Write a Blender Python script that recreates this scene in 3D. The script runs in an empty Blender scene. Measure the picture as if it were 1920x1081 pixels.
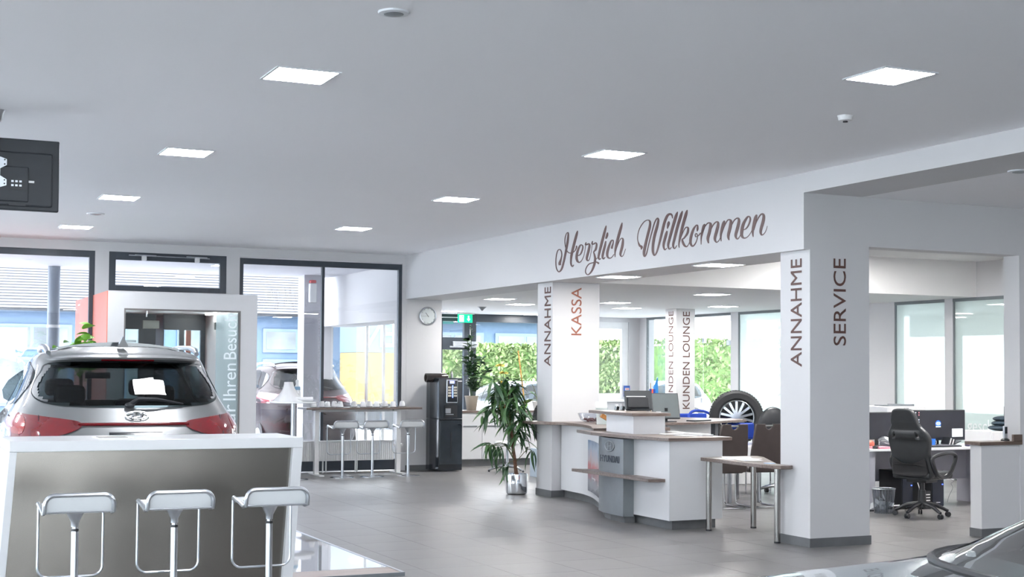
import bpy, bmesh, math, random
from mathutils import Vector, Matrix
from math import sin, cos, pi, radians
random.seed(7)
S = bpy.context.scene
COL = S.collection
# ------------------------------------------------------------------ camera
YAW, PITCH, ROLL, FPX, CY, EYE = 0.43529409, 0.03662261, 0.00699103, 2589.918, 600.393, 1.65
Fv = Vector((sin(YAW)*cos(PITCH), cos(YAW)*cos(PITCH), sin(PITCH)))
r0 = Vector((cos(YAW), -sin(YAW), 0)); u0 = r0.cross(Fv)
Rv = r0*cos(ROLL)+u0*sin(ROLL); Uv = -r0*sin(ROLL)+u0*cos(ROLL)
cam = bpy.data.objects.new('camera', bpy.data.cameras.new('camera')); COL.objects.link(cam)
M = Matrix.Identity(4)
for i in range(3):
    M[i][0], M[i][1], M[i][2] = Rv[i], Uv[i], -Fv[i]
M[2][3] = EYE
cam.matrix_world = M
cam.data.sensor_width = 36; cam.data.lens = FPX*36/1920
cam.data.shift_y = (CY-540.5)/1920
cam.data.clip_end = 300; cam.data.clip_start = 0.05
S.camera = cam
# ------------------------------------------------------------------ sky and exposure
W = bpy.data.worlds.new('sky'); S.world = W; W.use_nodes = True
wn = W.node_tree.nodes; wl = W.node_tree.links
bg = wn['Background']; bg.inputs['Strength'].default_value = 6.5
tc = wn.new('ShaderNodeTexCoord'); ns = wn.new('ShaderNodeTexNoise'); ns.inputs['Scale'].default_value = 2.2
rp = wn.new('ShaderNodeValToRGB'); rp.color_ramp.elements[0].color = (0.70, 0.80, 1, 1); rp.color_ramp.elements[1].color = (.93, .95, 1, 1)
rp.color_ramp.elements[0].position = .3; rp.color_ramp.elements[1].position = .6
wl.new(tc.outputs['Generated'], ns.inputs['Vector']); wl.new(ns.outputs['Fac'], rp.inputs['Fac']); wl.new(rp.outputs['Color'], bg.inputs['Color'])
S.view_settings.view_transform = 'Standard'; S.view_settings.look = 'None'
S.view_settings.gamma = 1; S.view_settings.use_curve_mapping = False
S.view_settings.exposure = 0.9
PANEL_MAIN, PANEL_REAR, PANEL_BAY = 55.0, 55.0, 125.0
S.cycles.use_denoising = True
S.cycles.max_bounces = 8; S.cycles.diffuse_bounces = 5; S.cycles.glossy_bounces = 4
S.cycles.transparent_max_bounces = 16; S.cycles.transmission_bounces = 6
S.cycles.caustics_reflective = False; S.cycles.caustics_refractive = False
S.cycles.sample_clamp_indirect = 6

# ------------------------------------------------------------------ measuring helpers (photo point -> point on a real plane)
def _ray(px, py): return Fv*FPX+Rv*(px-960)+Uv*(CY-py)
def onX(px, py, X): r = _ray(px, py); return Vector((0, 0, EYE))+r*(X/r.x)
def onY(px, py, Y): r = _ray(px, py); return Vector((0, 0, EYE))+r*(Y/r.y)
def onZ(px, py, Z): r = _ray(px, py); return Vector((0, 0, EYE))+r*((Z-EYE)/r.z)

# ------------------------------------------------------------------ materials
MATS = {}
def mat(name, col, rough=.5, metal=0, var=.04, scale=8, bump=0, coat=0, emit=None, estr=0, spec=None):
    if name in MATS: return MATS[name]
    m = bpy.data.materials.new(name); m.use_nodes = True; n = m.node_tree.nodes; l = m.node_tree.links
    b = n['Principled BSDF']; b.inputs['Roughness'].default_value = rough; b.inputs['Metallic'].default_value = metal
    if spec is not None: b.inputs['Specular IOR Level'].default_value = spec
    if coat: b.inputs['Coat Weight'].default_value = coat; b.inputs['Coat Roughness'].default_value = .03
    t = n.new('ShaderNodeTexCoord'); z = n.new('ShaderNodeTexNoise'); z.inputs['Scale'].default_value = scale; z.inputs['Detail'].default_value = 4
    l.new(t.outputs['Object'], z.inputs['Vector'])
    r = n.new('ShaderNodeValToRGB')
    c = Vector(col[:3])
    r.color_ramp.elements[0].color = (*(c*(1-var)), 1); r.color_ramp.elements[1].color = (*[min(1, v*(1+var)) for v in c], 1)
    r.color_ramp.elements[0].position = .3; r.color_ramp.elements[1].position = .7
    l.new(z.outputs['Fac'], r.inputs['Fac']); l.new(r.outputs['Color'], b.inputs['Base Color'])
    if bump:
        bp = n.new('ShaderNodeBump'); bp.inputs['Strength'].default_value = bump; bp.inputs['Distance'].default_value = .01
        z2 = n.new('ShaderNodeTexNoise'); z2.inputs['Scale'].default_value = scale*12
        l.new(t.outputs['Object'], z2.inputs['Vector']); l.new(z2.outputs['Fac'], bp.inputs['Height']); l.new(bp.outputs['Normal'], b.inputs['Normal'])
    if emit: b.inputs['Emission Color'].default_value = (*emit, 1); b.inputs['Emission Strength'].default_value = estr
    MATS[name] = m; return m
def wood(name, a, b_, rough=.35, sc=(3, 60, 60)):
    if name in MATS: return MATS[name]
    m = bpy.data.materials.new(name); m.use_nodes = True; n = m.node_tree.nodes; l = m.node_tree.links
    b = n['Principled BSDF']; b.inputs['Roughness'].default_value = rough
    t = n.new('ShaderNodeTexCoord'); mp = n.new('ShaderNodeMapping'); mp.inputs['Scale'].default_value = sc
    z = n.new('ShaderNodeTexNoise'); z.inputs['Scale'].default_value = 1; z.inputs['Detail'].default_value = 6
    r = n.new('ShaderNodeValToRGB'); r.color_ramp.elements[0].color = (*a, 1); r.color_ramp.elements[1].color = (*b_, 1)
    r.color_ramp.elements[0].position = .35; r.color_ramp.elements[1].position = .65
    l.new(t.outputs['Object'], mp.inputs['Vector']); l.new(mp.outputs['Vector'], z.inputs['Vector']); l.new(z.outputs['Fac'], r.inputs['Fac']); l.new(r.outputs['Color'], b.inputs['Base Color'])
    MATS[name] = m; return m
def glass(name, tint=(1, 1, 1), refl=.12, rough=.0, frost=0, fcol=(.85, .9, .88)):
    if name in MATS: return MATS[name]
    m = bpy.data.materials.new(name); m.use_nodes = True; n = m.node_tree.nodes; l = m.node_tree.links
    n.remove(n['Principled BSDF']); out = n['Material Output']
    tr = n.new('ShaderNodeBsdfTransparent'); tr.inputs['Color'].default_value = (*tint, 1)
    gl = n.new('ShaderNodeBsdfGlossy'); gl.inputs['Roughness'].default_value = rough
    fr = n.new('ShaderNodeLayerWeight'); fr.inputs['Blend'].default_value = .5
    pw = n.new('ShaderNodeMath'); pw.operation = 'POWER'; pw.inputs[1].default_value = 4.5; l.new(fr.outputs['Facing'], pw.inputs[0])
    ad = n.new('ShaderNodeMath'); ad.operation = 'ADD'; ad.use_clamp = True; ad.inputs[1].default_value = refl
    l.new(pw.outputs[0], ad.inputs[0])
    mx = n.new('ShaderNodeMixShader'); l.new(ad.outputs[0], mx.inputs['Fac'])
    src = tr.outputs[0]
    if frost:
        df = n.new('ShaderNodeBsdfTranslucent'); df.inputs['Color'].default_value = (*fcol, 1)
        d2 = n.new('ShaderNodeBsdfDiffuse'); d2.inputs['Color'].default_value = (*fcol, 1)
        a = n.new('ShaderNodeMixShader'); a.inputs['Fac'].default_value = .5; l.new(df.outputs[0], a.inputs[1]); l.new(d2.outputs[0], a.inputs[2])
        b = n.new('ShaderNodeMixShader'); b.inputs['Fac'].default_value = frost; l.new(tr.outputs[0], b.inputs[1]); l.new(a.outputs[0], b.inputs[2]); src = b.outputs[0]
    l.new(src, mx.inputs[1]); l.new(gl.outputs[0], mx.inputs[2]); l.new(mx.outputs[0], out.inputs['Surface'])
    MATS[name] = m; return m
def emis(name, col, s):
    if name in MATS: return MATS[name]
    m = bpy.data.materials.new(name); m.use_nodes = True; n = m.node_tree.nodes; n.remove(n['Principled BSDF'])
    e = n.new('ShaderNodeEmission'); e.inputs['Color'].default_value = (*col, 1); e.inputs['Strength'].default_value = s
    m.node_tree.links.new(e.outputs[0], n['Material Output'].inputs['Surface']); MATS[name] = m; return m

WALL = mat('wall_paint', (.63, .625, .635), .7, var=.01, scale=1.5, bump=.03)
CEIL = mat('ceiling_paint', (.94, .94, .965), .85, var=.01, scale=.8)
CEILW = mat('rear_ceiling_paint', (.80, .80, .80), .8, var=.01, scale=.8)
DARK = mat('anthracite_frame', (.035, .045, .06), .35, var=.06)
WHITEP = mat('white_laminate', (.70, .705, .72), .25, var=.01, scale=2)
WHITEG = mat('white_gloss', (.85, .86, .87), .12, var=.01)
SKIRT = mat('skirting_tile', (.13, .135, .14), .45, var=.12, scale=5)
GREYM = mat('grey_metal_laminate', (.22, .24, .255), .35, metal=.4, var=.05)
CHROME = mat('chrome', (.78, .80, .83), .1, metal=1, var=.02)
ALU = mat('brushed_aluminium', (.62, .65, .69), .28, metal=1, var=.05, scale=20)
BLACK = mat('black_plastic', (.018, .02, .024), .35, var=.1)
BLACKG = mat('black_gloss', (.012, .016, .022), .12, var=.1, coat=.6)
RUBBER = mat('tyre_rubber', (.022, .023, .025), .6, var=.15, bump=.1)
BROWNL = mat('brown_lettering', (.10, .045, .035), .5, var=.05)
REDL = mat('copper_lettering', (.30, .10, .06), .5, var=.05)
SCR = mat('dark_brown_lettering', (.105, .05, .045), .4, var=.08)
TOPW = wood('walnut_grey_top', (.125, .09, .075), (.20, .16, .14))
TOPD = wood('dark_walnut_cap', (.09, .06, .045), (.15, .105, .085))
GLASSW = glass('window_glass', (.965, .98, .985), .12)
GLASSC = glass('clear_glass', (.95, .98, .97), .05)
FROST = glass('frosted_green_glass', (.88, .94, .92), .06, .02, .72, (.74, .82, .79))
TINT = glass('tinted_car_glass', (.26, .30, .31), .035)
GREEN = mat('leaf_green', (.05, .13, .035), .4, var=.45, scale=3, spec=.6)
GREEND = mat('leaf_dark_green', (.025, .075, .03), .35, var=.4, scale=4, spec=.6)
GREENB = mat('leaf_bright_green', (.16, .38, .04), .4, var=.3, scale=4)
BARK = mat('bark', (.16, .08, .05), .8, var=.3, scale=30, bump=.5)
WPLAST = mat('white_plastic', (.78, .78, .78), .35, var=.02)
PAPER = mat('paper', (.85, .85, .86), .7, var=.01)

# ------------------------------------------------------------------ mesh builder
class MB:
    def __init__(s): s.v = []; s.f = []
    def add(s, vs, fs):
        o = len(s.v); s.v += [tuple(v) for v in vs]; s.f += [tuple(o+i for i in f) for f in fs]; return s
    def box(s, x0, x1, y0, y1, z0, z1):
        return s.add([(x0, y0, z0), (x1, y0, z0), (x1, y1, z0), (x0, y1, z0), (x0, y0, z1), (x1, y0, z1), (x1, y1, z1), (x0, y1, z1)],
                     [(0, 3, 2, 1), (4, 5, 6, 7), (0, 1, 5, 4), (1, 2, 6, 5), (2, 3, 7, 6), (3, 0, 4, 7)])
    def bar(s, p, q, w, h, up=(0, 0, 1)):
        p = Vector(p); q = Vector(q); d = (q-p).normalized(); up = Vector(up)
        a = d.cross(up); a = a.normalized() if a.length > 1e-4 else Vector((1, 0, 0)); b = a.cross(d)
        vs = [e+a*i*w/2+b*j*h/2 for e in (p, q) for i, j in ((-1, -1), (1, -1), (1, 1), (-1, 1))]
        return s.add(vs, [(0, 1, 2, 3), (7, 6, 5, 4), (0, 4, 5, 1), (1, 5, 6, 2), (2, 6, 7, 3), (3, 7, 4, 0)])
    def tube(s, path, r, seg=10, closed=False, caps=True, squash=1):
        P = [Vector(p) for p in path]; n = len(P); rr = r if isinstance(r, (list, tuple)) else [r]*n
        o = len(s.v); prev = None
        for i in range(n):
            d = ((P[(i+1) % n]-P[i-1]) if closed else (P[min(i+1, n-1)]-P[max(i-1, 0)])).normalized()
            if prev is None:
                a = d.cross(Vector((0, 0, 1)));
                if a.length < .05: a = d.cross(Vector((1, 0, 0)))
            else: a = prev-d*prev.dot(d)
            a.normalize(); prev = a; b = d.cross(a)
            for k in range(seg):
                t = 2*pi*k/seg; s.v.append(tuple(P[i]+a*cos(t)*rr[i]+b*sin(t)*rr[i]*squash))
        m = n if closed else n-1
        for i in range(m):
            for k in range(seg):
                a0 = o+i*seg+k; a1 = o+i*seg+(k+1) % seg; j = (i+1) % n; b0 = o+j*seg+k; b1 = o+j*seg+(k+1) % seg
                s.f.append((a0, a1, b1, b0))
        if caps and not closed:
            s.f.append(tuple(o+k for k in reversed(range(seg)))); s.f.append(tuple(o+(n-1)*seg+k for k in range(seg)))
        return s
    def cyl(s, c, r, h, seg=24, r2=None): c = Vector(c); return s.tube([c, c+Vector((0, 0, h))], [r, r if r2 is None else r2], seg)
    def lathe(s, c, prof, seg=28):
        o = len(s.v); n = len(prof)
        for (r, z) in prof:
            for k in range(seg):
                t = 2*pi*k/seg; s.v.append((c[0]+r*cos(t), c[1]+r*sin(t), c[2]+z))
        for i in range(n-1):
            for k in range(seg):
                a = o+i*seg+k; b = o+i*seg+(k+1) % seg; s.f.append((a, b, b+seg, a+seg))
        s.f.append(tuple(o+k for k in reversed(range(seg)))); s.f.append(tuple(o+(n-1)*seg+k for k in range(seg)))
        return s
    def prism(s, poly, z0, z1):
        n = len(poly)
        if sum(poly[i][0]*poly[(i+1) % n][1]-poly[(i+1) % n][0]*poly[i][1] for i in range(n)) < 0: poly = poly[::-1]
        o = len(s.v); s.v += [(p[0], p[1], z0) for p in poly]+[(p[0], p[1], z1) for p in poly]
        s.f.append(tuple(o+i for i in reversed(range(n)))); s.f.append(tuple(o+n+i for i in range(n)))
        for i in range(n): j = (i+1) % n; s.f.append((o+i, o+j, o+n+j, o+n+i))
        return s
    def ball(s, c, r, sx=1, sy=1, sz=1, seg=16, rings=10):
        prof = [(max(1e-4, sin(pi*i/rings))*r, -cos(pi*i/rings)*r) for i in range(rings+1)]
        o = len(s.v); s.lathe((0, 0, 0), prof, seg)
        for i in range(o, len(s.v)): v = s.v[i]; s.v[i] = (c[0]+v[0]*sx, c[1]+v[1]*sy, c[2]+v[2]*sz)
        return s
    def xf(s, M): s.v = [tuple(M @ Vector(v)) for v in s.v]; return s
    def build(s, name, m, parent=None, smooth=False, bevel=0, local=False, kind=None, label=None, sub=0):
        me = bpy.data.meshes.new(name)
        off = Vector((0, 0, 0))
        if not local and parent is not None: off = world_loc(parent)
        me.from_pydata([tuple(Vector(v)-off) for v in s.v], [], s.f)
        me.materials.append(m)
        if smooth:
            for p in me.polygons: p.use_smooth = True
        me.validate(); me.update()
        o = bpy.data.objects.new(name, me); COL.objects.link(o)
        if parent is not None: o.parent = parent
        if bevel:
            b = o.modifiers.new('bevel', 'BEVEL'); b.width = bevel; b.segments = 2; b.limit_method = 'ANGLE'; b.angle_limit = radians(40)
        if sub:
            b = o.modifiers.new('subdivision', 'SUBSURF'); b.levels = sub; b.render_levels = sub
        if smooth and not sub:
            try:
                me.set_sharp_from_angle(angle=radians(38))
            except Exception: pass
        if kind: o['kind'] = kind
        if label: o['label'] = label
        return o
WL = {}
def world_loc(o):
    l = Vector(o.location)
    while o.parent is not None: o = o.parent; l = l+Vector(o.location)
    return l
def thing(name, label, cat, loc=(0, 0, 0), rz=0, group=None):
    o = bpy.data.objects.new(name, None); COL.objects.link(o); o.location = loc; o.rotation_euler = (0, 0, rz)
    o.empty_display_size = .1; o['label'] = label; o['category'] = cat
    if group: o['group'] = group
    return o
def tag(o, label, cat, group=None):
    o['label'] = label; o['category'] = cat
    if group: o['group'] = group
    return o
def struct(name, loc=(0, 0, 0), label=None):
    o = bpy.data.objects.new(name, None); COL.objects.link(o); o.location = loc; o['kind'] = 'structure'
    if label: o['label'] = label
    return o
def sbox(name, m, *b, parent=None, label=None):
    o = MB().box(*b).build(name, m, parent)
    if parent is None:
        o['kind'] = 'structure'
    if label: o['label'] = label
    return o
def dup(root, loc, rz=None, label=None, group=None):
    def cp(o, par):
        c = o.copy(); COL.objects.link(c)
        if par is not None: c.parent = par
        for ch in o.children: cp(ch, c)
        return c
    r = cp(root, None); r.location = loc
    if rz is not None: r.rotation_euler = (0, 0, rz)
    if label: r['label'] = label
    if group: r['group'] = group
    return r
def flat_curve(loops, depth, bevel=0, res=2):
    cu = bpy.data.curves.new('c', 'CURVE'); cu.dimensions = '2D'; cu.fill_mode = 'BOTH'; cu.extrude = depth/2; cu.bevel_depth = bevel; cu.bevel_resolution = res
    for lp in loops:
        sp = cu.splines.new('POLY'); sp.points.add(len(lp)-1); sp.use_cyclic_u = True
        for i, p in enumerate(lp): sp.points[i].co = (p[0], p[1], 0, 1)
    ob = bpy.data.objects.new('c', cu); COL.objects.link(ob)
    me = bpy.data.meshes.new_from_object(ob.evaluated_get(bpy.context.evaluated_depsgraph_get()))
    bpy.data.objects.remove(ob); bpy.data.curves.remove(cu); return me
def text_obj(body, name, m, origin, right, up, length, height, parent=None, depth=.004, mirror=False, spacing=1.0, bold=0):
    """flat lettering: fills length x height from origin along right/up"""
    cu = bpy.data.curves.new('t', 'FONT'); cu.body = body; cu.size = 1; cu.space_character = spacing; cu.resolution_u = 4; cu.offset = bold
    ob = bpy.data.objects.new('t', cu); COL.objects.link(ob)
    me = bpy.data.meshes.new_from_object(ob.evaluated_get(bpy.context.evaluated_depsgraph_get()))
    bpy.data.objects.remove(ob); bpy.data.curves.remove(cu)
    xs = [v.co.x for v in me.vertices]; ys = [v.co.y for v in me.vertices]; x0, x1, y0, y1 = min(xs), max(xs), min(ys), max(ys)
    right = Vector(right); up = Vector(up); nrm = right.cross(up)
    base = Vector(origin)-(world_loc(parent) if parent is not None else Vector((0, 0, 0)))
    for v in me.vertices:
        a = (v.co.x-x0)/(x1-x0)*length; b = (v.co.y-y0)/(y1-y0)*height
        if mirror: a = length-a
        v.co = base+right*a+up*b
    bm = bmesh.new(); bm.from_mesh(me)
    g = bmesh.ops.extrude_face_region(bm, geom=bm.faces[:])
    for e in g['geom']:
        if isinstance(e, bmesh.types.BMVert): e.co += nrm*depth
    bmesh.ops.recalc_face_normals(bm, faces=bm.faces[:]); bm.to_mesh(me); bm.free()
    me.materials.clear(); me.materials.append(m); me.name = name
    o = bpy.data.objects.new(name, me); COL.objects.link(o)
    if parent is not None: o.parent = parent
    return o
def spline(pts, k=8, closed=False):
    P = [Vector(p) for p in pts]; n = len(P); out = []
    for i in range(n if closed else n-1):
        p0 = P[(i-1) % n] if closed or i > 0 else P[0]; p1 = P[i]; p2 = P[(i+1) % n]; p3 = P[(i+2) % n] if closed or i+2 < n else P[-1]
        for j in range(k):
            t = j/k; out.append(.5*((2*p1)+(p2-p0)*t+(2*p0-5*p1+4*p2-p3)*t*t+(3*p1-p0-3*p2+p3)*t**3))
    if not closed: out.append(P[-1])
    return out
def rrect(w, h, r, seg=6, cx=0, cy=0):
    out = []
    for (sx, sy, a0) in ((1, 1, 0), (-1, 1, 90), (-1, -1, 180), (1, -1, 270)):
        for i in range(seg+1):
            a = radians(a0+90*i/seg); out.append((cx+sx*(w/2-r)+r*cos(a), cy+sy*(h/2-r)+r*sin(a)))
    return out
# ================================================================== ROOM SHELL
XB, YW, H = 8.05, 21.5, 3.56        # beam face, window wall, showroom ceiling height
YBK, XG = 26.35, 15.35               # far wall and lounge glazing of the rear zone
floor = struct('floor')
TILE = mat('floor_tile', (.175, .17, .168), .36, var=.10, scale=1.3, bump=.03)
GROUT = mat('tile_grout', (.17, .165, .16), .7)
MB().box(-8, 19.3, -7, 26.8, -.2, -.006).build('screed', GROUT, floor)
tm = {}
def tile_mesh(k):
    if k not in tm:
        b = MB().box(.0015, .5985, .0015, .5985, -.006, 0); o = b.build('tile', TILE, floor); me = o.data; bpy.data.objects.remove(o); tm[k] = me
    return tm[k]
rest = MB(); cnt = 0
for i in range(-14, 33):
    for j in range(-12, 47):
        x, y = i*.6, j*.6
        if x > 19.2 or y > 26.6: continue
        near = 8.4 <= y < 17.5 and 3.5 <= x < 12.5 and cnt < 290
        if near:
            o = bpy.data.objects.new('floor_tile', tile_mesh(0)); COL.objects.link(o); o.parent = floor; o.location = (x, y, 0); cnt += 1
        else: rest.box(x+.0015, x+.5985, y+.0015, y+.5985, -.006, 0)
rest.build('floor_tiles', TILE, floor, kind='stuff')

ceil = struct('ceiling')
MB().box(-8, XB, -7, YW+.3, H, H+.2).build('ceiling_panel', CEIL, ceil)
MB().box(XB+.7, 19.3, -7, 10.73, 3.37, 3.76).build('ceiling_panel', CEIL, ceil)
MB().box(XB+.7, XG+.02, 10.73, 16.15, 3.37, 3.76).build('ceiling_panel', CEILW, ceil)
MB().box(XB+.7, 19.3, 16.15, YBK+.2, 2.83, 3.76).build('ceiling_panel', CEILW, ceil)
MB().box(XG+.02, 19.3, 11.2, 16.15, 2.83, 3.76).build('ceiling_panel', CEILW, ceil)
MB().box(XB, XB+.7, 10.73, YBK+.2, 2.83, 3.76).build('beam_casing', WALL, ceil)
MB().box(XB, XB+.7, -7, 10.73, 3.37, 3.76).build('beam_casing', WALL, ceil)
# header wall between showroom and office, right of the front pillar
wh = struct('wall_header')
MB().box(XB+.7, 10.78, 10.731, 10.95, 2.885, 3.37).build('wall_panel', WALL, wh)
MB().box(10.78, 19.3, 10.731, 10.95, 0, 3.37).build('wall_panel', WALL, wh)
MB().box(10.265, 10.80, 10.745, 10.90, 0, .93).build('half_wall', WALL, wh)
MB().box(10.255, 10.81, 10.735, 10.905, 0, .085).build('skirting', SKIRT, wh)
MB().box(10.225, 10.80, 10.72, 10.94, .93, .965).build('wood_cap', TOPD, wh, bevel=.003)
MB().box(10.68, 10.80, 10.72, 10.75, .965, 1.035).build('wood_upstand', TOPD, wh, bevel=.003)
# outer walls
wb = struct('wall_back')
for b in ((-8, XB, YW, YW+.3, 3.42, 3.56), (3.06, 3.264, YW, YW+.3, 2.7, 3.42), (5.055, 5.264, YW, YW+.3, 0, 3.42), (7.99, 8.07, YW, YW+.3, 0, 3.42),
          (3.264, 5.055, YW, YW+.3, 2.745, 2.83), (-8, -3, YW, YW+.3, 0, 3.42), (XB, XB+.7, YW+.3, YBK, 2.5, 2.83)):
    MB().box(*b).build('wall_panel', WALL, wb)
wl_ = struct('wall_left')
for y0, y1 in ((-7, -5), (0.5, 2), (7.5, 9), (14.5, 16), (21, 21.8)): MB().box(-8.25, -8, y0, y1, 0, H).build('wall_panel', WALL, wl_)
MB().box(-8.25, -8, -7, 21.8, 3.2, H).build('wall_panel', WALL, wl_)
wf = struct('wall_front')
for x0, x1 in ((-8, -6.5), (-1.5, 0), (5, 19.3)): MB().box(x0, x1, -7.25, -7, 0, H).build('wall_panel', WALL, wf)
MB().box(-8, 5, -7.25, -7, 3.1, H).build('wall_panel', WALL, wf)
wr = struct('wall_right')
MB().box(19.3, 19.5, -7, 11.2, 0, 3.76).build('wall_panel', WALL, wr)
n_win = [0]
def window(x0, x1, z0, z1, y, fr=.075, top=None, mull=(), rails=(), m=DARK, g=GLASSW, axis='x', d=.08, bottom=None):
    n_win[0] += 1; w = struct('window_%d' % n_win[0]); top = top or fr; bottom = bottom or fr
    def bx(a0, a1, b0, b1, y0=0, y1=None):
        y1 = d if y1 is None else y1
        return (a0, a1, y+y0, y+y1, b0, b1) if axis == 'x' else (y+y0, y+y1, a0, a1, b0, b1)
    for b in ((x0, x0+fr, z0, z1), (x1-fr, x1, z0, z1), (x0+fr, x1-fr, z1-top, z1), (x0+fr, x1-fr, z0, z0+bottom)):
        MB().box(*bx(*b)).build('window_frame', m, w, bevel=.004)
    for c in mull: MB().box(*bx(c-.022, c+.022, z0+bottom, z1-top, .005, d-.005)).build('mullion', m, w)
    for z in rails: MB().box(*bx(x0+fr, x1-fr, z-.03, z+.03, .005, d-.005)).build('transom', m, w)
    es = [x0+fr]+[c for c in mull]+[x1-fr]
    for a, b in zip(es[:-1], es[1:]):
        MB().box(*bx(a+.001, b-.001, z0+bottom, z1-top, d*.5-.006, d*.5+.006)).build('pane', g, w)
    return w
window(-3, 3.06, .02, 3.42, YW+.02, .08, .10, mull=(-.1,), bottom=.15)
w2 = window(3.264, 5.055, 2.83, 3.42, YW+.01, .10, .12, bottom=.08)
b = MB(); b.tube([(3.55, YW-.03, 3.372), (4.78, YW-.03, 3.362)], .008); b.build('opener_rod', ALU, w2)
for x in (3.78, 4.59):
    MB().box(x-.035, x+.035, YW-.05, YW+.01, 3.30, 3.37).build('opener_bracket', WPLAST, w2, bevel=.008)
for a in (3.64, 4.42): MB().tube([(a, YW-.035, 3.375), (a+.32, YW-.035, 3.371)], .013).build('opener_sleeve', ALU, w2)
w3 = window(5.264, 8.0, .02, 3.405, YW+.02, .065, .095, mull=(6.64,), bottom=.17)
for y0, y1 in ((-5, .5), (2, 7.5), (9, 14.5), (16, 21)):
    window(y0, y1, .02, 3.2, -8.15, .07, mull=((y0+y1)/2,), axis='y', g=GLASSC)
for x0, x1 in ((-6.5, -1.5), (0, 5)): window(x0, x1, .02, 3.1, -7.15, .07, mull=((x0+x1)/2,), g=GLASSC)
# ---- rear zone far wall with windows and door
p = lambda x, y: onY(x, y, YBK)
xd0, xd1, xw1 = p(822, 600).x, p(884, 600).x, p(1020, 600).x
xa, xb_ = p(1112, 620).x, p(1179, 620).x
wk = struct('wall_rear')
for b in ((xw1, xa, YBK, YBK+.3, 0, 2.83), (xb_, XG+.25, YBK, YBK+.3, 0, 2.83), (xa, xb_, YBK, YBK+.3, 2.735, 2.83), (xa, xb_, YBK, YBK+.3, 0, 1.06), (8.0, 8.3, YBK, YBK+.3, 0, 2.83)):
    MB().box(*b).build('wall_panel', WALL, wk)
MB().box(xa-.1, xb_+.1, YBK-.14, YBK+.02, 1.0, 1.06).build('window_sill', WPLAST, wk, bevel=.01)
window(8.3, xd0, .1, 2.828, YBK+.02, .05, .05, mull=(onY(690, 600, YBK).x, onY(722, 600, YBK).x), m=WPLAST)
GLASSR = glass('rear_window_glass', (.95, .97, .97), .012)
window(xd1, xw1, .1, 2.828, YBK+.02, .12, .16, g=GLASSR)
window(xa, xb_, 1.06, 2.735, YBK+.02, .16, .15, m=WPLAST, bottom=.12, g=GLASSR)
dr = struct('door_1')
DZ = lambda y: onY(850, y, YBK).z
for b in ((xd0, xd0+.1, 0, 2.82), (xd1-.16, xd1, 0, 2.82), (xd0, xd1, DZ(602), 2.82), (xd0, xd1, DZ(655), DZ(632)), (xd0, xd1, 0, .25)):
    MB().box(b[0], b[1], YBK, YBK+.1, b[2], b[3]).build('door_frame', DARK, dr, bevel=.005)
MB().box(xd0, xd1, YBK+.045, YBK+.055, .25, DZ(602)).build('pane', GLASSW, dr)
a_ = onY(849, 641, YBK-.05)
MB().box(a_.x, a_.x+.55, YBK-.07, YBK, a_.z-.08, a_.z+.02).build('door_closer', ALU, dr, bevel=.008)
MB().box(xd0+.25, xd0+.85, YBK-.03, YBK, DZ(651), DZ(648)).build('closer_arm', ALU, dr)
MB().box(xd1-.035, xd1-.02, YBK-.01, YBK, .2, 2.6).build('seal_strip', WPLAST, dr)
MB().box(xd0+.05, xd1-.2, YBK-.01, YBK, DZ(595.5), DZ(594)).build('seal_strip', WPLAST, dr)
# ---- lounge / office glazing along X = XG
GR = mat('grey_rail', (.16, .18, .19), .4)
wg = struct('wall_glazed')
gy = lambda x: onX(x, 575, XG).y
yA = [gy(1212), gy(1248), gy(1305), gy(1370), gy(1384), gy(1474), gy(1677), gy(1771), gy(1786), gy(1893)]
for y0, y1 in ((yA[0], YBK), (yA[4], yA[3]), (yA[6], yA[5]-.35), (yA[8], yA[7]), (11.2, yA[9])):
    MB().box(XG, XG+.2, y0, y1, 0, 2.83 if y0 > 16.15 else 3.37).build('wall_panel', WALL, wg)
MB().box(XG, XG+.2, 11.2, 16.16, 2.83, 3.37).build('wall_panel', WALL, wg)
FR2 = GLASSC
for (y0, y1, g, cut) in ((yA[3], yA[0], GLASSC, (gy(1317),)), (yA[5]-.35, yA[4], FROST, ()), (yA[7], yA[6], FROST, ()), (yA[9], yA[8], FROST, ())):
    MB().box(XG, XG+.06, y0, y1, 2.78, 2.83).build('top_rail', GR, wg)
    MB().box(XG+.01, XG+.05, y1-.03, y1, 0, 2.78).build('side_rail', GR, wg)
    e = [y0]+sorted(cut)+[y1-.03]
    for q0, q1 in zip(e[:-1], e[1:]): MB().box(XG+.02, XG+.03, q0+.003, q1-.003, .02, 2.78).build('pane', g, wg)
for (px, py) in ((1318, 638), (1364, 642), (1315, 750)):
    c = onX(px, py, XG-.01); MB().box(XG-.01, XG+.045, c.y-.04, c.y+.04, c.z-.05, c.z+.05).build('patch_fitting', ALU, wg, bevel=.004)
# lettering on the glazing
c0 = onX(1890, 806, XG-.0); c1 = onX(1814, 806, XG)
text_obj('geschneid', 'lettering', WPLAST, (XG-.001, c1.y, c0.z-.12), (0, -1, 0), (0, 0, 1), abs(c1.y-c0.y)+.1, .26, wg, .002)
c0 = onX(1461, 765, XG); 
text_obj('Werkstatt', 'lettering', WPLAST, (XG-.001, c0.y-.1, 1.2), (0, 0, 1), (0, 1, 0), 1.35, .17, wg, .002)
# room beyond the glazing (meeting room with daylight windows)
wo = struct('wall_far_right')
MB().box(19.3, 19.5, 11.2, 17.0, 0, 2.83).build('wall_panel', WALL, wo)
MB().box(19.3, 19.5, 17.0, 22.2, 0, .9).build('wall_panel', WALL, wo)
MB().box(19.3, 19.5, 17.0, 22.2, 2.4, 2.83).build('wall_panel', WALL, wo)
MB().box(XG+.2, 19.3, YBK, YBK+.2, 0, .45).build('wall_panel', WALL, wo)
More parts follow.
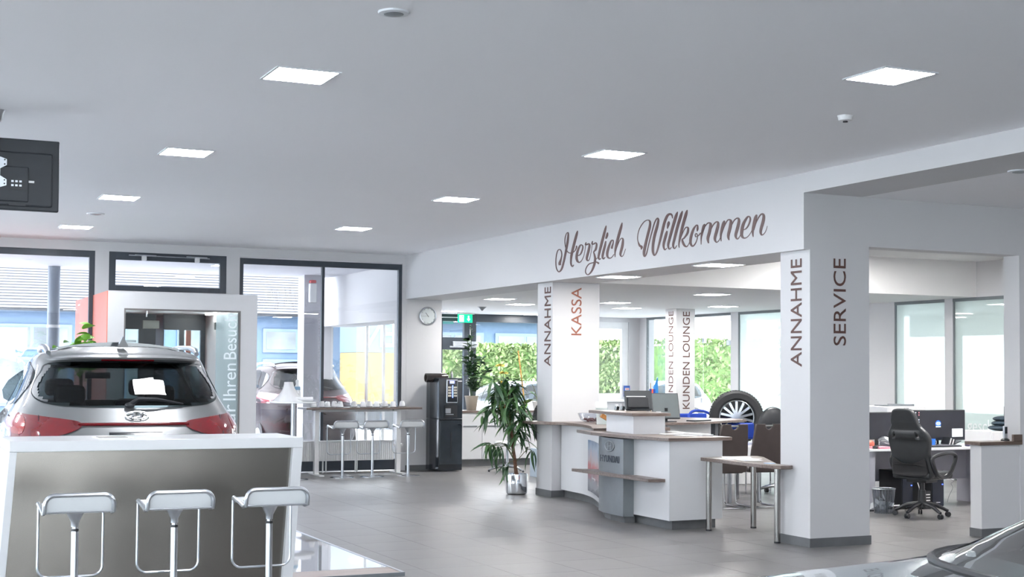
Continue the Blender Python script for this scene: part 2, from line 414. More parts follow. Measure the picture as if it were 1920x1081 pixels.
# ================================================================== PILLARS
def lettering(px0, py0, px1, py1, plane, val, body, parent, m, face):
    """letters reading upwards on a pillar face, between two photo heights"""
    if plane == 'Y':
        a = onY(px0, py1, val); b_ = onY(px1, py1, val); t = onY(px1, py0, val)
        text_obj(body, 'lettering', m, (b_.x, val, a.z), (0, 0, 1), (-1, 0, 0), t.z-a.z, b_.x-a.x, parent, .003)
    else:
        a = onX(px0, py1, val); b_ = onX(px1, py1, val); t = onX(px1, py0, val)
        text_obj(body, 'lettering', m, (val, b_.y, a.z), (0, 0, 1), (0, 1, 0), t.z-a.z, abs(a.y-b_.y), parent, .003)
def pillar(name, label, x0, x1, y0, y1, h, group=None):
    t = thing(name, label, 'pillar', (x0, y0, 0)); 
    MB().box(x0, x1, y0, y1, 0, h).build('shaft', WALL, t, bevel=.004)
    for b in ((x0-.01, x1+.01, y0-.01, y0, 0, .085), (x0-.01, x0, y0, y1+.01, 0, .085), (x1, x1+.01, y0, y1+.01, 0, .085)):
        MB().box(*b).build('skirting', SKIRT, t)
    return t
p1 = pillar('square_pillar', 'broad white pillar lettered SERVICE on its front, standing beside the office opening', 8.12, 8.83, 10.729, 11.2, 2.9)
lettering(1563, 485, 1586, 647, 'Y', 10.726, 'SERVICE', p1, BROWNL, 0)
lettering(1483, 484, 1503, 687, 'X', 8.117, 'ANNAHME', p1, BROWNL, 0)
p2 = pillar('square_pillar', 'white pillar lettered KASSA, rising from the curved left end of the reception desk', 8.17, 8.875, 16.3, 16.75, 2.83)
lettering(1071, 539, 1090, 628, 'Y', 16.297, 'KASSA', p2, REDL, 0)
lettering(1020.5, 537, 1032, 686, 'X', 8.167, 'ANNAHME', p2, BROWNL, 0)
YL = 21.9; xl0, xl1 = onY(1268, 600, YL).x, onY(1303, 600, YL).x
p3 = pillar('square_pillar', 'slim white pillar lettered KUNDEN LOUNGE in front of the green lounge window', xl0, xl1, YL, onX(1247.5, 600, xl0).y, 2.83)
lettering(1280, 584, 1293, 766, 'Y', YL-.003, 'KUNDEN LOUNGE', p3, BROWNL, 0)
lettering(1253.5, 583, 1262, 764, 'X', xl0-.003, 'KUNDEN LOUNGE', p3, BROWNL, 0)
p4 = thing('clock_pillar', 'white wall pier with a round wall clock beside the coffee machine', 'pillar', (8.07, YW, 0))
MB().box(8.07, 8.7, YW, YW+.6, 0, 2.83).build('shaft', WALL, p4, bevel=.004)
MB().box(8.07, 8.71, YW-.01, YW, 0, .085).build('skirting', SKIRT, p4)
p4['label'] = 'plain white wall pier behind the black coffee machine'
# ================================================================== CEILING LIGHTS
LEDM = emis('led_panel_showroom', (.93, .95, 1), PANEL_MAIN); LEDR = emis('led_panel_rear', (1, .98, .96), PANEL_REAR); LEDB = emis('led_panel_bay', (1, .98, .96), PANEL_BAY)
RIM = mat('light_rim', (.7, .72, .75), .4)
def panel(x, y, z, m, label, group, s=.4):
    t = thing('ceiling_light', label, 'ceiling light', (x, y, z), 0, group)
    b = MB()
    for q in ((-s/2-.012, s/2+.012, -s/2-.012, -s/2+.004), (-s/2-.012, s/2+.012, s/2-.004, s/2+.012), (-s/2-.012, -s/2+.004, -s/2, s/2), (s/2-.004, s/2+.012, -s/2, s/2)):
        b.box(q[0], q[1], q[2], q[3], -.008, .0)
    b.build('trim_ring', RIM, t, local=True)
    MB().box(-s/2+.004, s/2-.004, -s/2+.004, s/2-.004, -.005, -.001).build('diffuser', m, t, local=True)
    return t
rows = (('nearest', 8.66), ('second nearest', 12.22), ('third', 15.82), ('farthest', 19.4))
for w_, y in rows: panel(2.5, y, H, LEDM, w_+' square ceiling light of the left row in the showroom ceiling', 'showroom ceiling lights')
for w_, y in (('nearest', 6.96), ('second nearest', 10.58), ('third', 14.19), ('farthest', 17.78)): panel(5.9, y, H, LEDM, w_+' square ceiling light of the right row in the showroom ceiling', 'showroom ceiling lights')
ORD = ('first', 'second', 'third', 'fourth', 'fifth', 'sixth', 'seventh')
for k, y in enumerate((5.1, 1.5, -2.1)):  # unseen panels behind the camera, added for the light they give
    panel(2.5, y, H, LEDM, ORD[k]+' added square ceiling light, unseen behind the picture edge, left row', 'showroom ceiling lights')
    panel(5.9, y-1.7, H, LEDM, ORD[k]+' added square ceiling light, unseen behind the picture edge, right row', 'showroom ceiling lights')
for k, y in enumerate((1.5, 5.1, 8.66, 12.22, 15.82, 19.4)): panel(-1.6, y, H, LEDM, ORD[k]+' added square ceiling light of the unseen row left of the picture', 'showroom ceiling lights')  # another unseen row, added to light the showroom
for x, y, l in ((8.42, 14.97, 'left of the two lights under the beam soffit'), (8.42, 12.75, 'right of the two lights under the beam soffit')):
    panel(x, y, 2.83, LEDR, 'bright square ceiling light, '+l, 'rear area ceiling lights')
RL = ((937, 560, 'left of the KASSA pillar, nearer one'), (976, 570, 'left of the KASSA pillar, farther one'), (1154, 567, 'right of the KASSA pillar, nearer one'), (1176, 577, 'right of the KASSA pillar, farther one'),
      (1335, 551.5, 'above the lounge pillar, nearer one'), (1356, 574, 'right of the lounge pillar top, farther one'), (845, 583, 'above the exit door by the clock'), (1005, 589, 'above the far window'))
for x, y, l in RL:
    c = onZ(x, y, 2.83); panel(c.x, c.y, 2.83, LEDR, 'square light in the low rear ceiling, '+l, 'rear area ceiling lights')
for x, y in ((12.35, 14.95), (11.2, 12.2), (13.8, 12.6)):
    panel(x, y, 3.37, LEDB, 'square light in the raised office ceiling' + (' at the top edge of the office opening' if y > 14 else ' hidden behind the header, '+('left one' if x < 12 else 'right one')), 'office ceiling lights')
for x, y in ((17.2, 14), (17.2, 17.5), (17.2, 21)): panel(x, y, 2.83, LEDR, {14: 'near', 17.5: 'middle', 21: 'far'}[y]+' ceiling light of the room behind the green glass', 'lights behind the glass')
for x, y in ((12, 7.5), (16, 7.5), (12, 3.5)): panel(x, y, 3.37, LEDM, {(12, 7.5): 'left', (16, 7.5): 'right', (12, 3.5): 'nearest'}[(x, y)]+' added unseen square light in the right showroom ceiling beyond the picture', 'right showroom ceiling lights')  # added out of view to light the right showroom
def disc(name, x, y, z, r, label, cat, m=RIM, parts=True):
    t = thing(name, label, cat, (x, y, z))
    MB().lathe((0, 0, 0), [(r*.2, -.012), (r*.7, -.012), (r*.95, -.01), (r, -.002), (r, 0)]).build('ring', m, t, local=True, smooth=True)
    MB().lathe((0, 0, -.012), [(.001, -.01), (r*.35, -.008), (r*.62, -.002), (r*.64, .002)]).build('grille', GREYM, t, local=True, smooth=True)
    return t
disc('air_vent', 2.5, 6.9, H, .085, 'round grey air vent at the top of the picture in the ceiling', 'air vent')
disc('air_vent', 2.5, 17.6, H, .11, 'small round vent in the ceiling between the two farthest left lights', 'air vent')
disc('air_vent', onZ(1912, 320, 3.37).x, onZ(1912, 320, 3.37).y, 3.37, .1, 'round vent at the right edge of the picture in the lower ceiling', 'air vent')
t = thing('smoke_detector', 'small white smoke detector below the right foreground ceiling light', 'smoke detector', (6.53, 8.2, H))
MB().lathe((0, 0, 0), [(.03, -.04), (.05, -.035), (.055, -.012), (.06, 0)]).build('housing', WPLAST, t, local=True, smooth=True)
MB().cyl((0, 0, -.05), .018, .012).build('sensor', BLACK, t, local=True)
c = onZ(904, 575, 2.83); t = thing('sprinkler', 'small grey wedge fitting on the rear ceiling above the plants', 'sprinkler', c)
MB().lathe((0, 0, 0), [(.01, -.07), (.05, -.03), (.09, 0)]).build('cone', GREYM, t, local=True, smooth=True)
# exit sign
EG = mat('exit_green', (.0, .35, .14), .4, emit=(.0, .55, .25), estr=.8)
c = onZ(872, 586, 2.83); es = thing('exit_sign', 'green emergency exit sign hanging from the ceiling above the door', 'exit sign', (c.x, c.y, 2.83))
MB().box(-.2, .2, -.04, .04, -.03, 0).build('mount', WPLAST, es, local=True)
MB().box(-.16, .16, -.01, .01, -.20, -.03).build('sign_plate', EG, es, local=True)
WE = emis('sign_white', (.9, 1, .95), 1.2)
b = MB(); b.add([(.06, -.012, -.06), (.09, -.012, -.06), (.09, -.012, -.12), (.115, -.012, -.12), (.075, -.012, -.175), (.035, -.012, -.12), (.06, -.012, -.12)], [(0, 1, 2, 3, 4, 5, 6)])
b.build('arrow', WE, es, local=True)
b = MB(); b.box(-.13, -.03, -.0125, -.0115, -.185, -.05); b.build('door_pictogram', WE, es, local=True)
b = MB(); b.ball((-.06, -.014, -.075), .012, 1, .3, 1, 8, 6); b.bar((-.065, -.015, -.09), (-.08, -.015, -.13), .02, .004); b.bar((-.08, -.015, -.13), (-.06, -.015, -.17), .012, .004); b.bar((-.08, -.015, -.13), (-.11, -.015, -.16), .012, .004); b.bar((-.07, -.015, -.1), (-.105, -.015, -.11), .01, .004)
b.build('running_figure', EG, es, local=True)
# ================================================================== SCRIPT LETTERING ON THE BEAM
def strokes(zx, zy, sc, data, parent, name, m):
    b = MB()
    for st in data:
        P = spline([(x, y, w) for x, y, w in st], 7); L, R_ = [], []
        for i, q in enumerate(P):
            a = P[max(0, i-1)]; c = P[min(len(P)-1, i+1)]; dx, dy = c[0]-a[0], c[1]-a[1]; n = math.hypot(dx, dy) or 1
            w = max(q[2], 3)/2; ox, oy = -dy/n*w, dx/n*w
            L.append(onX(zx+(q[0]+ox)/sc, zy+(q[1]+oy)/sc, XB)); R_.append(onX(zx+(q[0]-ox)/sc, zy+(q[1]-oy)/sc, XB))
        vs = []; fs = []
        for l, r in zip(L, R_): vs += [(XB-.004, l.y, l.z), (XB-.004, r.y, r.z), (XB-.0, l.y, l.z), (XB-.0, r.y, r.z)]
        for i in range(len(L)-1):
            o = i*4; fs += [(o, o+1, o+5, o+4), (o, o+4, o+6, o+2), (o+1, o+3, o+7, o+5)]
        fs += [(0, 2, 3, 1), (len(vs)-4, len(vs)-3, len(vs)-1, len(vs)-2)]
        b.add(vs, fs)
    o = b.build(name, m, parent); return o
beam = thing('greeting_lettering', 'dark brown script lettering Herzlich Willkommen across the white beam', 'wall lettering', (XB-.01, 14, 3.1))
A = [
 [(180, 828, 34), (178, 790, 40), (200, 720, 22), (212, 650, 15), (200, 585, 14), (172, 562, 14), (140, 590, 13), (118, 680, 13), (112, 780, 14), (122, 880, 14), (160, 938, 18), (205, 900, 26), (240, 790, 30), (280, 600, 32), (312, 420, 34), (322, 300, 24), (312, 275, 12), (288, 300, 12), (268, 370, 12), (265, 450, 11), (280, 540, 11), (310, 600, 13), (350, 622, 16), (400, 612, 15), (440, 575, 14), (462, 520, 22), (455, 500, 18)],
 [(480, 245, 8), (465, 300, 34), (420, 470, 40), (380, 640, 38), (366, 760, 28), (372, 820, 26), (392, 848, 20), (415, 820, 10)],
 [(470, 668, 14), (520, 650, 18), (552, 590, 22), (568, 520, 20), (550, 485, 16), (518, 500, 24), (480, 590, 36), (462, 690, 38), (475, 755, 34), (508, 780, 20), (545, 750, 10), (580, 680, 6), (600, 600, 5), (612, 520, 6), (622, 440, 12)],
 [(622, 440, 10), (612, 480, 20), (640, 478, 22), (672, 465, 20), (680, 500, 34), (665, 580, 38), (640, 680, 36), (635, 730, 28), (655, 752, 16), (680, 720, 7), (705, 620, 5), (722, 510, 6), (732, 425, 10)],
 [(732, 420, 12), (722, 465, 20), (750, 470, 22), (785, 450, 18), (800, 480, 26), (785, 560, 32), (752, 605, 18), (760, 640, 22), (775, 720, 34), (760, 820, 36), (715, 930, 26), (655, 988, 16), (615, 950, 13), (622, 880, 13), (670, 810, 16), (740, 785, 18), (800, 775, 22), (838, 800, 30)],
 [(775, 730, 8), (800, 720, 8), (815, 700, 8)],
 [(962, 158, 8), (945, 230, 34), (895, 420, 40), (850, 600, 36), (832, 690, 30), (848, 730, 18), (875, 710, 8)],
 [(985, 275, 16), (978, 320, 36), (962, 370, 26), (960, 385, 8)],
 [(955, 420, 16), (940, 500, 34), (910, 620, 36), (900, 690, 30), (918, 722, 18), (945, 690, 8)],
 [(1058, 550, 26), (1060, 520, 30), (1080, 450, 18), (1078, 408, 16), (1045, 420, 22), (1005, 520, 36), (980, 620, 38), (985, 685, 30), (1020, 710, 20), (1060, 690, 11), (1095, 640, 7)],
 [(1232, 108, 8), (1215, 180, 36), (1170, 340, 42), (1130, 500, 36), (1112, 600, 22), (1113, 690, 8)],
 [(1120, 600, 8), (1150, 500, 9), (1195, 400, 10), (1225, 372, 14), (1245, 395, 26), (1235, 500, 40), (1205, 620, 36), (1205, 660, 26), (1225, 682, 14), (1255, 650, 7), (1290, 550, 4)]]
strokes(1030, 405, 1441/160, A, beam, 'lettering', SCR)
B_ = [
 [(232, 850, 10), (238, 800, 44), (200, 770, 34), (172, 700, 14), (162, 620, 11), (180, 500, 12), (230, 390, 14), (300, 305, 16), (370, 282, 18), (402, 320, 34), (395, 420, 44), (350, 600, 46), (300, 820, 50), (285, 930, 44), (298, 985, 20), (335, 920, 20), (380, 730, 20), (440, 500, 20), (490, 330, 20), (540, 248, 22), (562, 280, 34), (540, 400, 46), (490, 580, 48), (460, 760, 46), (458, 890, 42), (485, 962, 24), (530, 900, 26), (580, 730, 34), (630, 530, 42), (680, 330, 46), (735, 200, 44), (790, 165, 38), (825, 190, 26), (835, 250, 8)],
 [(765, 305, 14), (758, 350, 46), (742, 420, 24), (738, 450, 6)],
 [(730, 490, 20), (712, 560, 46), (670, 720, 44), (665, 800, 34), (688, 855, 20), (725, 820, 8)],
 [(935, 120, 10), (905, 200, 48), (840, 420, 50), (780, 640, 46), (752, 760, 38), (765, 830, 26), (790, 838, 16), (815, 800, 8)],
 [(1028, 105, 10), (1000, 190, 48), (930, 420, 50), (875, 640, 46), (848, 760, 38), (860, 820, 26), (885, 825, 14), (920, 770, 8)],
 [(1120, 85, 10), (1095, 170, 50), (1030, 400, 50), (985, 600, 42), (960, 740, 22), (965, 815, 10)],
 [(985, 660, 8), (1020, 560, 10), (1070, 450, 14), (1115, 418, 22), (1138, 450, 34), (1120, 540, 38), (1060, 628, 26), (1025, 655, 26), (1035, 710, 38), (1065, 770, 36), (1105, 795, 22), (1140, 760, 10), (1165, 700, 7)],
 [(1312, 500, 12), (1318, 450, 34), (1318, 385, 22), (1290, 385, 20), (1235, 470, 40), (1190, 620, 48), (1185, 730, 42), (1220, 785, 28), (1265, 750, 20), (1300, 680, 14), (1318, 600, 12), (1300, 540, 14), (1275, 560, 14), (1285, 605, 14), (1330, 585, 16), (1380, 530, 22)]]
strokes(1180, 385, 1441/140, B_, beam, 'lettering', SCR)
C_ = [
 [(262, 415, 16), (240, 470, 60), (200, 620, 46), (180, 740, 26), (178, 880, 8)],
 [(195, 640, 12), (250, 500, 16), (320, 405, 22), (375, 395, 36), (392, 440, 56), (370, 580, 62), (330, 740, 56), (345, 850, 20)],
 [(400, 540, 14), (450, 440, 20), (510, 375, 24), (555, 375, 36), (560, 440, 54), (530, 570, 62), (490, 720, 56), (495, 790, 40), (530, 828, 22), (585, 780, 12), (615, 700, 10)],
 [(705, 340, 18), (685, 400, 62), (645, 540, 52), (620, 680, 36), (630, 805, 10)],
 [(640, 640, 12), (700, 470, 16), (770, 340, 22), (825, 322, 36), (850, 370, 58), (830, 500, 64), (790, 680, 54), (805, 780, 20)],
 [(860, 450, 14), (920, 340, 20), (980, 290, 26), (1020, 295, 40), (1030, 360, 56), (1000, 500, 64), (960, 650, 58), (965, 720, 40), (1000, 755, 22), (1045, 700, 12), (1070, 640, 10)],
 [(1140, 548, 16), (1200, 510, 24), (1255, 420, 30), (1285, 310, 34), (1262, 248, 26), (1210, 275, 40), (1130, 420, 62), (1095, 580, 66), (1095, 680, 56), (1140, 732, 34), (1210, 715, 18), (1280, 640, 10), (1330, 540, 8)],
 [(1430, 205, 24), (1405, 280, 66), (1365, 440, 58), (1340, 580, 44), (1350, 705, 12)],
 [(1365, 560, 10), (1420, 380, 16), (1500, 230, 24), (1560, 190, 36), (1590, 240, 54), (1575, 360, 64), (1530, 520, 60), (1520, 610, 48), (1545, 665, 26), (1600, 630, 12), (1640, 560, 8), (1670, 460, 4)]]
strokes(1300, 385, 1802/150, C_, beam, 'lettering', SCR)
# ================================================================== OUTSIDE
PAVE = mat('outside_paving', (.84, .84, .84), .8, var=.08, scale=2)
o = MB().box(-60, 90, YW+.3, 110, -.25, -.03); g_ = struct('floor_outside'); o.build('paving', PAVE, g_)
MB().box(-60, -8.3, -40, YW+.3, -.25, -.03).build('paving', PAVE, g_); MB().box(-8.3, 60, -40, -7.3, -.25, -.03).build('paving', PAVE, g_)
CAN = mat('canopy_white', (.55, .55, .60), .7, var=.02)
cn = thing('entrance_canopy', 'flat white canopy roof projecting outside the showroom windows', 'canopy', (0, YW+.3, 3.4))
MB().box(-9, 8.0, YW+.3, 25.6, 3.42, 3.75).build('roof_slab', CAN, cn)
cp = onZ(100, 515, 3.42)
POSTM = mat('post_grey_blue', (.24, .28, .34), .5)
t = thing('canopy_post', 'pale round steel post outside the left window under the canopy', 'post', (onY(100, 600, 25.2).x, 25.2, 0))
MB().cyl((0, 0, -.03), .105, 3.45, 24).build('shaft', POSTM, t, local=True, smooth=True); MB().cyl((0, 0, 2.35), .112, .05, 24).build('collar', WPLAST, t, local=True)
# white outside wall pier with alarm siren
e0, e1 = onY(570, 600, 25).x, onY(604, 600, 25).x
t = thing('outside_pier', 'white pier outside the right window pane carrying a small siren', 'pillar', (e0, 25, 0))
MB().box(e0, e1, 25, 25.4, -.03, 3.42).build('shaft', CAN, t)
a_ = onY(585, 545, 24.98)
sr = thing('alarm_siren', 'white alarm siren with red top on the outside pier', 'alarm', (a_.x, 24.93, a_.z))
MB().box(-.07, .07, -.05, .07, -.22, .14).build('housing', WPLAST, sr, local=True, bevel=.02)
MB().box(-.06, .06, -.045, .06, .14, .2).build('flash_lens', mat('red_lens', (.6, .02, .03), .2), sr, local=True, bevel=.02)
# neighbouring building
BLUE = mat('facade_blue', (.085, .14, .22), .6, var=.06); BLUEL = mat('facade_frame_blue', (.14, .20, .29), .5)
NG = mat('far_window_glass', (.15, .17, .18), .15, var=.35, scale=1.2)
RIB = mat('ribbed_roof_white', (.26, .27, .29), .5, var=.02); RIBG = mat('roof_gap_grey', (.02, .022, .026), .9)
NY = 40.0
nb = thing('neighbour_building', 'long pale blue neighbouring building with bright white ribbed roof seen through the windows', 'building', (8, NY, 0))
MB().box(-14, 20, NY, NY+8, -.03, 3.3).build('facade', BLUE, nb)
rf = MB().add([(-15, NY-.5, 3.28), (21, NY-.5, 3.28), (21, NY+7, 6.4), (-15, NY+7, 6.4), (-15, NY-.5, 3.2), (21, NY-.5, 3.2), (21, NY+7, 6.3), (-15, NY+7, 6.3)], [(0, 1, 2, 3), (4, 7, 6, 5), (0, 4, 5, 1), (1, 5, 6, 2), (2, 6, 7, 3), (3, 7, 4, 0)]).build('roof', RIBG, nb)
for k in range(34):
    yy = NY-.5+k*.22; zz = 3.28+(yy-NY+.5)*.416; MB().box(-15, 21, yy, yy+.13, zz-.02, zz+.05).build('batten', RIB, rf)
wi = 0
for k in range(13):
    x0 = -12+k*2.5
    for (z0, z1) in ((2.15, 2.85), (.6, 1.95)):
        fm = MB().box(x0, x0+2.1, NY-.06, NY, z0, z1).build('window', BLUEL, nb)
        for q in (0, 1): MB().box(x0+.1+q*1.0, x0+.98+q*1.0, NY-.075, NY-.055, z0+.09, z1-.09).build('pane', NG, fm)
# yellow building with mirrored sign, to the right
YEL = mat('yellow_panel', (.36, .25, .09), .5, var=.04)
YX0, YX1 = onY(655, 640, 46).x, onY(800, 640, 46).x
# seen beyond the corner pane
yb = thing('yellow_van_body', 'yellow box body standing outside behind the right pane of the window', 'container', (24.5, 37, 0))
v0, v1 = onY(668, 660, 37).x, onY(762, 660, 37).x
yb.location = (v0, 37, 0)
MB().box(v0, v1, 37, 38.5, .7, 2.15).build('box_body', YEL, yb, bevel=.03)
MB().box(v0, v1, 37, 38.5, 2.15, 3.3).build('sign_band', mat('sign_band_blue', (.17, .24, .30), .5), yb)
MB().box(v0+.05, v1-.05, 37.05, 38.45, .4, .7).build('under_frame', BLACK, yb)
for q in (.25, .8):
    MB().tube([(v0+(v1-v0)*q, 37.0, .33), (v0+(v1-v0)*q, 37.25, .33)], .36, 20).build('wheel', RUBBER, yb)
text_obj('SEN', 'lettering', WPLAST, (v0+.3, 36.99, 2.3), (1, 0, 0), (0, 0, 1), (v1-v0)*.8, .75, yb, .03, mirror=True)
# hedges
def hedge(name, label, x0, x1, y, h, d=1.2, seed=1, n=2600, s=.075):
    rnd = random.Random(seed); t = thing(name, label, 'hedge', ((x0+x1)/2, y, 0))
    MB().box(x0+.15, x1-.15, y+.1, y+d-.1, -.03, h-.15).build('inner_twigs', mat('hedge_inside', (.12, .22, .06), .9, var=.4), t)
    b = MB()
    for i in range(n):
        u = rnd.random()
        if u < .75: c = (rnd.uniform(x0, x1), y+rnd.uniform(-.06, .14), rnd.uniform(0, h))
        else: c = (rnd.uniform(x0, x1), rnd.uniform(y, y+d), h+rnd.uniform(-.12, .08))
        a = Vector([rnd.gauss(0, 1) for _ in range(3)]).normalized(); q = a.cross(Vector((rnd.random(), rnd.random(), 1))).normalized()
        c = Vector(c); l = s*rnd.uniform(.7, 1.5)
        b.add([c-a*l, c+q*l*.55, c+a*l, c-q*l*.55], [(0, 1, 2, 3)])
    b.build('leaves', mat('hedge_leaf', (.19, .26, .10), .6, var=.45, scale=2), t, kind='stuff'); return t
hx0, hx1 = onY(862, 690, 36).x, onY(1010, 690, 36).x
hedge('hedge', 'light green hedge outside the far window left of the KASSA pillar', hx0-.6, hx1+.6, 36, 2.35, seed=3, n=5000)
hedge('hedge', 'green hedge outside the white framed window beside the lounge corner', onY(1108, 690, 36).x, onY(1182, 690, 36).x+.2, 36, 2.5, seed=4, n=3000)
# shrubs beyond the lounge glass
hedge('shrub_hedge', 'dense green shrub hedge beyond the lounge glass beside the lounge pillar', 21.6, 28.5, 35.6, 2.6, seed=11, n=5000)
# ================================================================== ENTRANCE VESTIBULE
YP = 20.15; PX0, PX1, PZ = 3.04, onY(483, 554, YP).x, 2.748
ox0, ox1, oz = onY(233, 577, YP).x, onY(451.5, 583, YP).x, onY(340, 580, YP).z
SAL = mat('salmon_panel', (.62, .17, .12), .5, var=.03)
vs_ = thing('entrance_vestibule', 'white framed glass entrance vestibule with red side wall', 'vestibule', (PX0, YP, 0))
PW = mat('portal_white', (.56, .56, .57), .45, var=.01)
b = MB(); b.box(PX0+.012, ox0, YP, YP+.12, 0, PZ); b.box(ox1, PX1, YP, YP+.12, 0, PZ); b.box(ox0, ox1, YP, YP+.12, oz, PZ)
b.build('portal_frame', PW, vs_)
MB().box(PX0, PX0+.012, YP, 23.45, 0, PZ).build('side_panel', SAL, vs_, label='salmon red side panel of the vestibule')
MB().box(PX1-.05, PX1, YP+.12, 23.45, 0, PZ).build('side_panel', PW, vs_)
MB().box(PX0+.012, PX1-.05, YP+.12, 23.45, 2.56, 2.60).build('inner_ceiling', PW, vs_)
MB().box(PX0+.012, PX1, YP+.12, 23.45, 2.60, PZ-.02).build('roof_box', PW, vs_)
fr = mat('bronze_grey_trim', (.14, .13, .125), .4)
b = MB(); b.box(ox0, ox0+.02, YP-.004, YP+.1, 0, oz); b.box(ox1-.02, ox1, YP-.004, YP+.1, 0, oz); b.box(ox0+.02, ox1-.02, YP-.004, YP+.1, oz-.025, oz); b.build('opening_trim', fr, vs_)
gx = onY(405, 600, YP+.05).x
MB().box(ox0+.022, ox1-.022, YP+.045, YP+.055, .01, oz-.027).build('glass_front', GLASSC, vs_)
st_ = MB().box(gx, ox1-.03, YP+.040, YP+.0445, .3, oz-.03).build('frosted_strip', glass('frost_strip', (.90, .95, .96), .04, .05, .6, (.62, .72, .75)), vs_)
LT = mat('white_film_lettering', (.80, .86, .88), .5, emit=None)
a1 = onY(447, 590, YP+.03); a0 = onY(421, 758, YP+.03)
zB0, zB1 = onY(440, 673, YP).z, onY(440, 590, YP).z
zI0, zI1 = onY(440, 750, YP).z, onY(440, 681, YP).z
X1_, X0_ = onY(449-.5, 630, YP).x-.03, onY(421, 630, YP).x
text_obj('Besuch', 'lettering', LT, (X1_, YP+.036, zB0), (0, 0, 1), (-1, 0, 0), zB1-zB0, X1_-X0_, vs_, .003)
text_obj('Ihren', 'lettering', LT, (X1_, YP+.036, zI0), (0, 0, 1), (-1, 0, 0), zI1-zI0, X1_-X0_, vs_, .003)
text_obj('für', 'lettering', LT, (X1_, YP+.036, zI0-.42), (0, 0, 1), (-1, 0, 0), .36, X1_-X0_, vs_, .003)
FIT = mat('fitting_beige_grey', (.30, .28, .26), .4, metal=.5)
for (x0, y0, x1, y1) in ((268, 600, 298, 616), (402, 604, 417, 618)):
    u, v = onY(x0, y0, YP+.3), onY(x1, y1, YP+.3)
    MB().box(u.x, v.x, YP+.28, YP+.32, v.z, u.z).build('patch_fitting', FIT, vs_, bevel=.004)
MB().box(onY(308, 600, YP+.3).x-.01, onY(308, 600, YP+.3).x+.0, YP+.3, YP+.9, .02, 2.45).build('door_leaf_edge', DARK, vs_)
MB().tube([(onY(275, 580, YP+.3).x, YP+.3, 2.56), (onY(275, 580, YP+.3).x, YP+.3, 2.40)], .012).build('hanger_rod', ALU, vs_)
# outer doors of the vestibule
vy = 23.4
for b_ in ((PX0+.01, PX1-.05, 2.30, 2.56), (PX0+.01, PX0+.08, 0, 2.3), (PX1-.13, PX1-.05, 0, 2.3), (4.05, 4.35, 0, 2.3), (4.72, 4.80, 0, 2.3), (PX0, PX1-.05, 0, .18)):
    MB().box(b_[0], b_[1], vy, vy+.07, b_[2], b_[3]).build('door_frame', DARK, vs_)
MB().box(PX0+.08, PX1-.13, vy+.03, vy+.04, .18, 2.3).build('outer_glass', GLASSC, vs_)
MB().box(PX0+.2, 4.0, vy-.06, vy, 2.08, 2.12).build('door_rail', ALU, vs_)
MB().box(PX1-.35, PX1-.27, vy+.1, vy+.14, 0, 2.3).build('outer_post', SAL, vs_)
MB().box(PX1-.2, PX1-.12, YP+.2, YP+2.6, 2.535, 2.56).build('added_glow_strip', emis('strip', (1, 1, 1), 18), vs_)  # glowing strip added to brighten the vestibule interior
# ================================================================== RADIATOR
rd = thing('radiator', 'long low white ribbed radiator under the window behind the high table', 'radiator', (6.6, 21.3, 0))
RX0, RX1 = 5.4, onY(739, 845, 21.28).x
rz0, rz1 = .185, .515
MB().box(RX0, RX1, 21.30, 21.40, rz0+.01, rz1-.01).build('body', WPLAST, rd)
b = MB(); n = int((RX1-RX0)/.033)
for k in range(n): b.box(RX0+.01+k*.033, RX0+.03+k*.033, 21.285, 21.30, rz0+.02, rz1-.03)
b.build('ribs', WPLAST, rd, kind='stuff')
MB().box(RX0-.005, RX1+.005, 21.275, 21.41, rz1-.012, rz1).build('top_grille', WPLAST, rd)
for px in (605, 611, 666, 669):
    x = onY(px, 880, 21.35).x; MB().cyl((x, 21.35, 0), .012, rz0+.02, 10).build('foot', WPLAST, rd)
MB().box(RX1, RX1+.16, 21.32, 21.36, .42, .45).build('supply_pipe', WPLAST, rd)
MB().tube([(RX1+.13, 21.33, .44), (RX1+.13, 21.26, .44)], .022).build('valve_knob', WPLAST, rd)
# ================================================================== HIGH TABLE
TY0, TY1, TZ = 20.72, 21.22, 1.06
tx0, tx1 = onY(575, 763, TY0).x, onY(792, 763, TY0).x
ht = thing('high_table', 'long high table with walnut top and white legs standing in front of the window', 'table', ((tx0+tx1)/2, TY0, 0))
MB().box(tx0, tx1, TY0, TY1, TZ-.03, TZ).build('table_top', TOPW, ht, bevel=.004)
MB().box(tx0+.2, tx1-.3, TY0+.18, TY0+.30, TZ-.07, TZ-.03).build('under_rail', WPLAST, ht)
for px in (593, 746):
    x = onY(px, 830, TY0+.24).x
    lg = MB().box(x-.035, x+.035, TY0+.2, TY0+.28, .02, TZ-.05).build('leg', WPLAST, ht)
    MB().box(x-.04, x+.04, TY0-.08, TY1+.05, .0, .022).build('foot_plate', WPLAST, lg, bevel=.005)
    MB().box(x-.12, x+.12, TY0+.1, TY1-.1, TZ-.05, TZ-.03).build('bracket', WPLAST, lg)
CER = mat('white_ceramic', (.82, .82, .83), .2, var=.01)
def cup(loc, label, up=True, tilt=0):
    t = thing('coffee_cup', label, 'cup', loc, random.uniform(0, 6), 'white cups on the high table')
    MB().lathe((0, 0, 0), [(.025, .0), (.045, .003), (.053, .010), (.051, .012), (.03, .008)], 20).build('saucer', CER, t, local=True, smooth=True)
    MB().lathe((0, 0, .012), [(.040, 0), (.039, .02), (.031, .05), (.022, .062), (.02, .062)], 20).build('bowl', CER, t, local=True, smooth=True)
    MB().tube([(.035, 0, .022), (.058, 0, .026), (.058, 0, .046), (.03, 0, .055)], .005, 6).build('handle', CER, t, local=True, smooth=True)
    t.scale = (1.2, 1.2, 1.3)
    return t
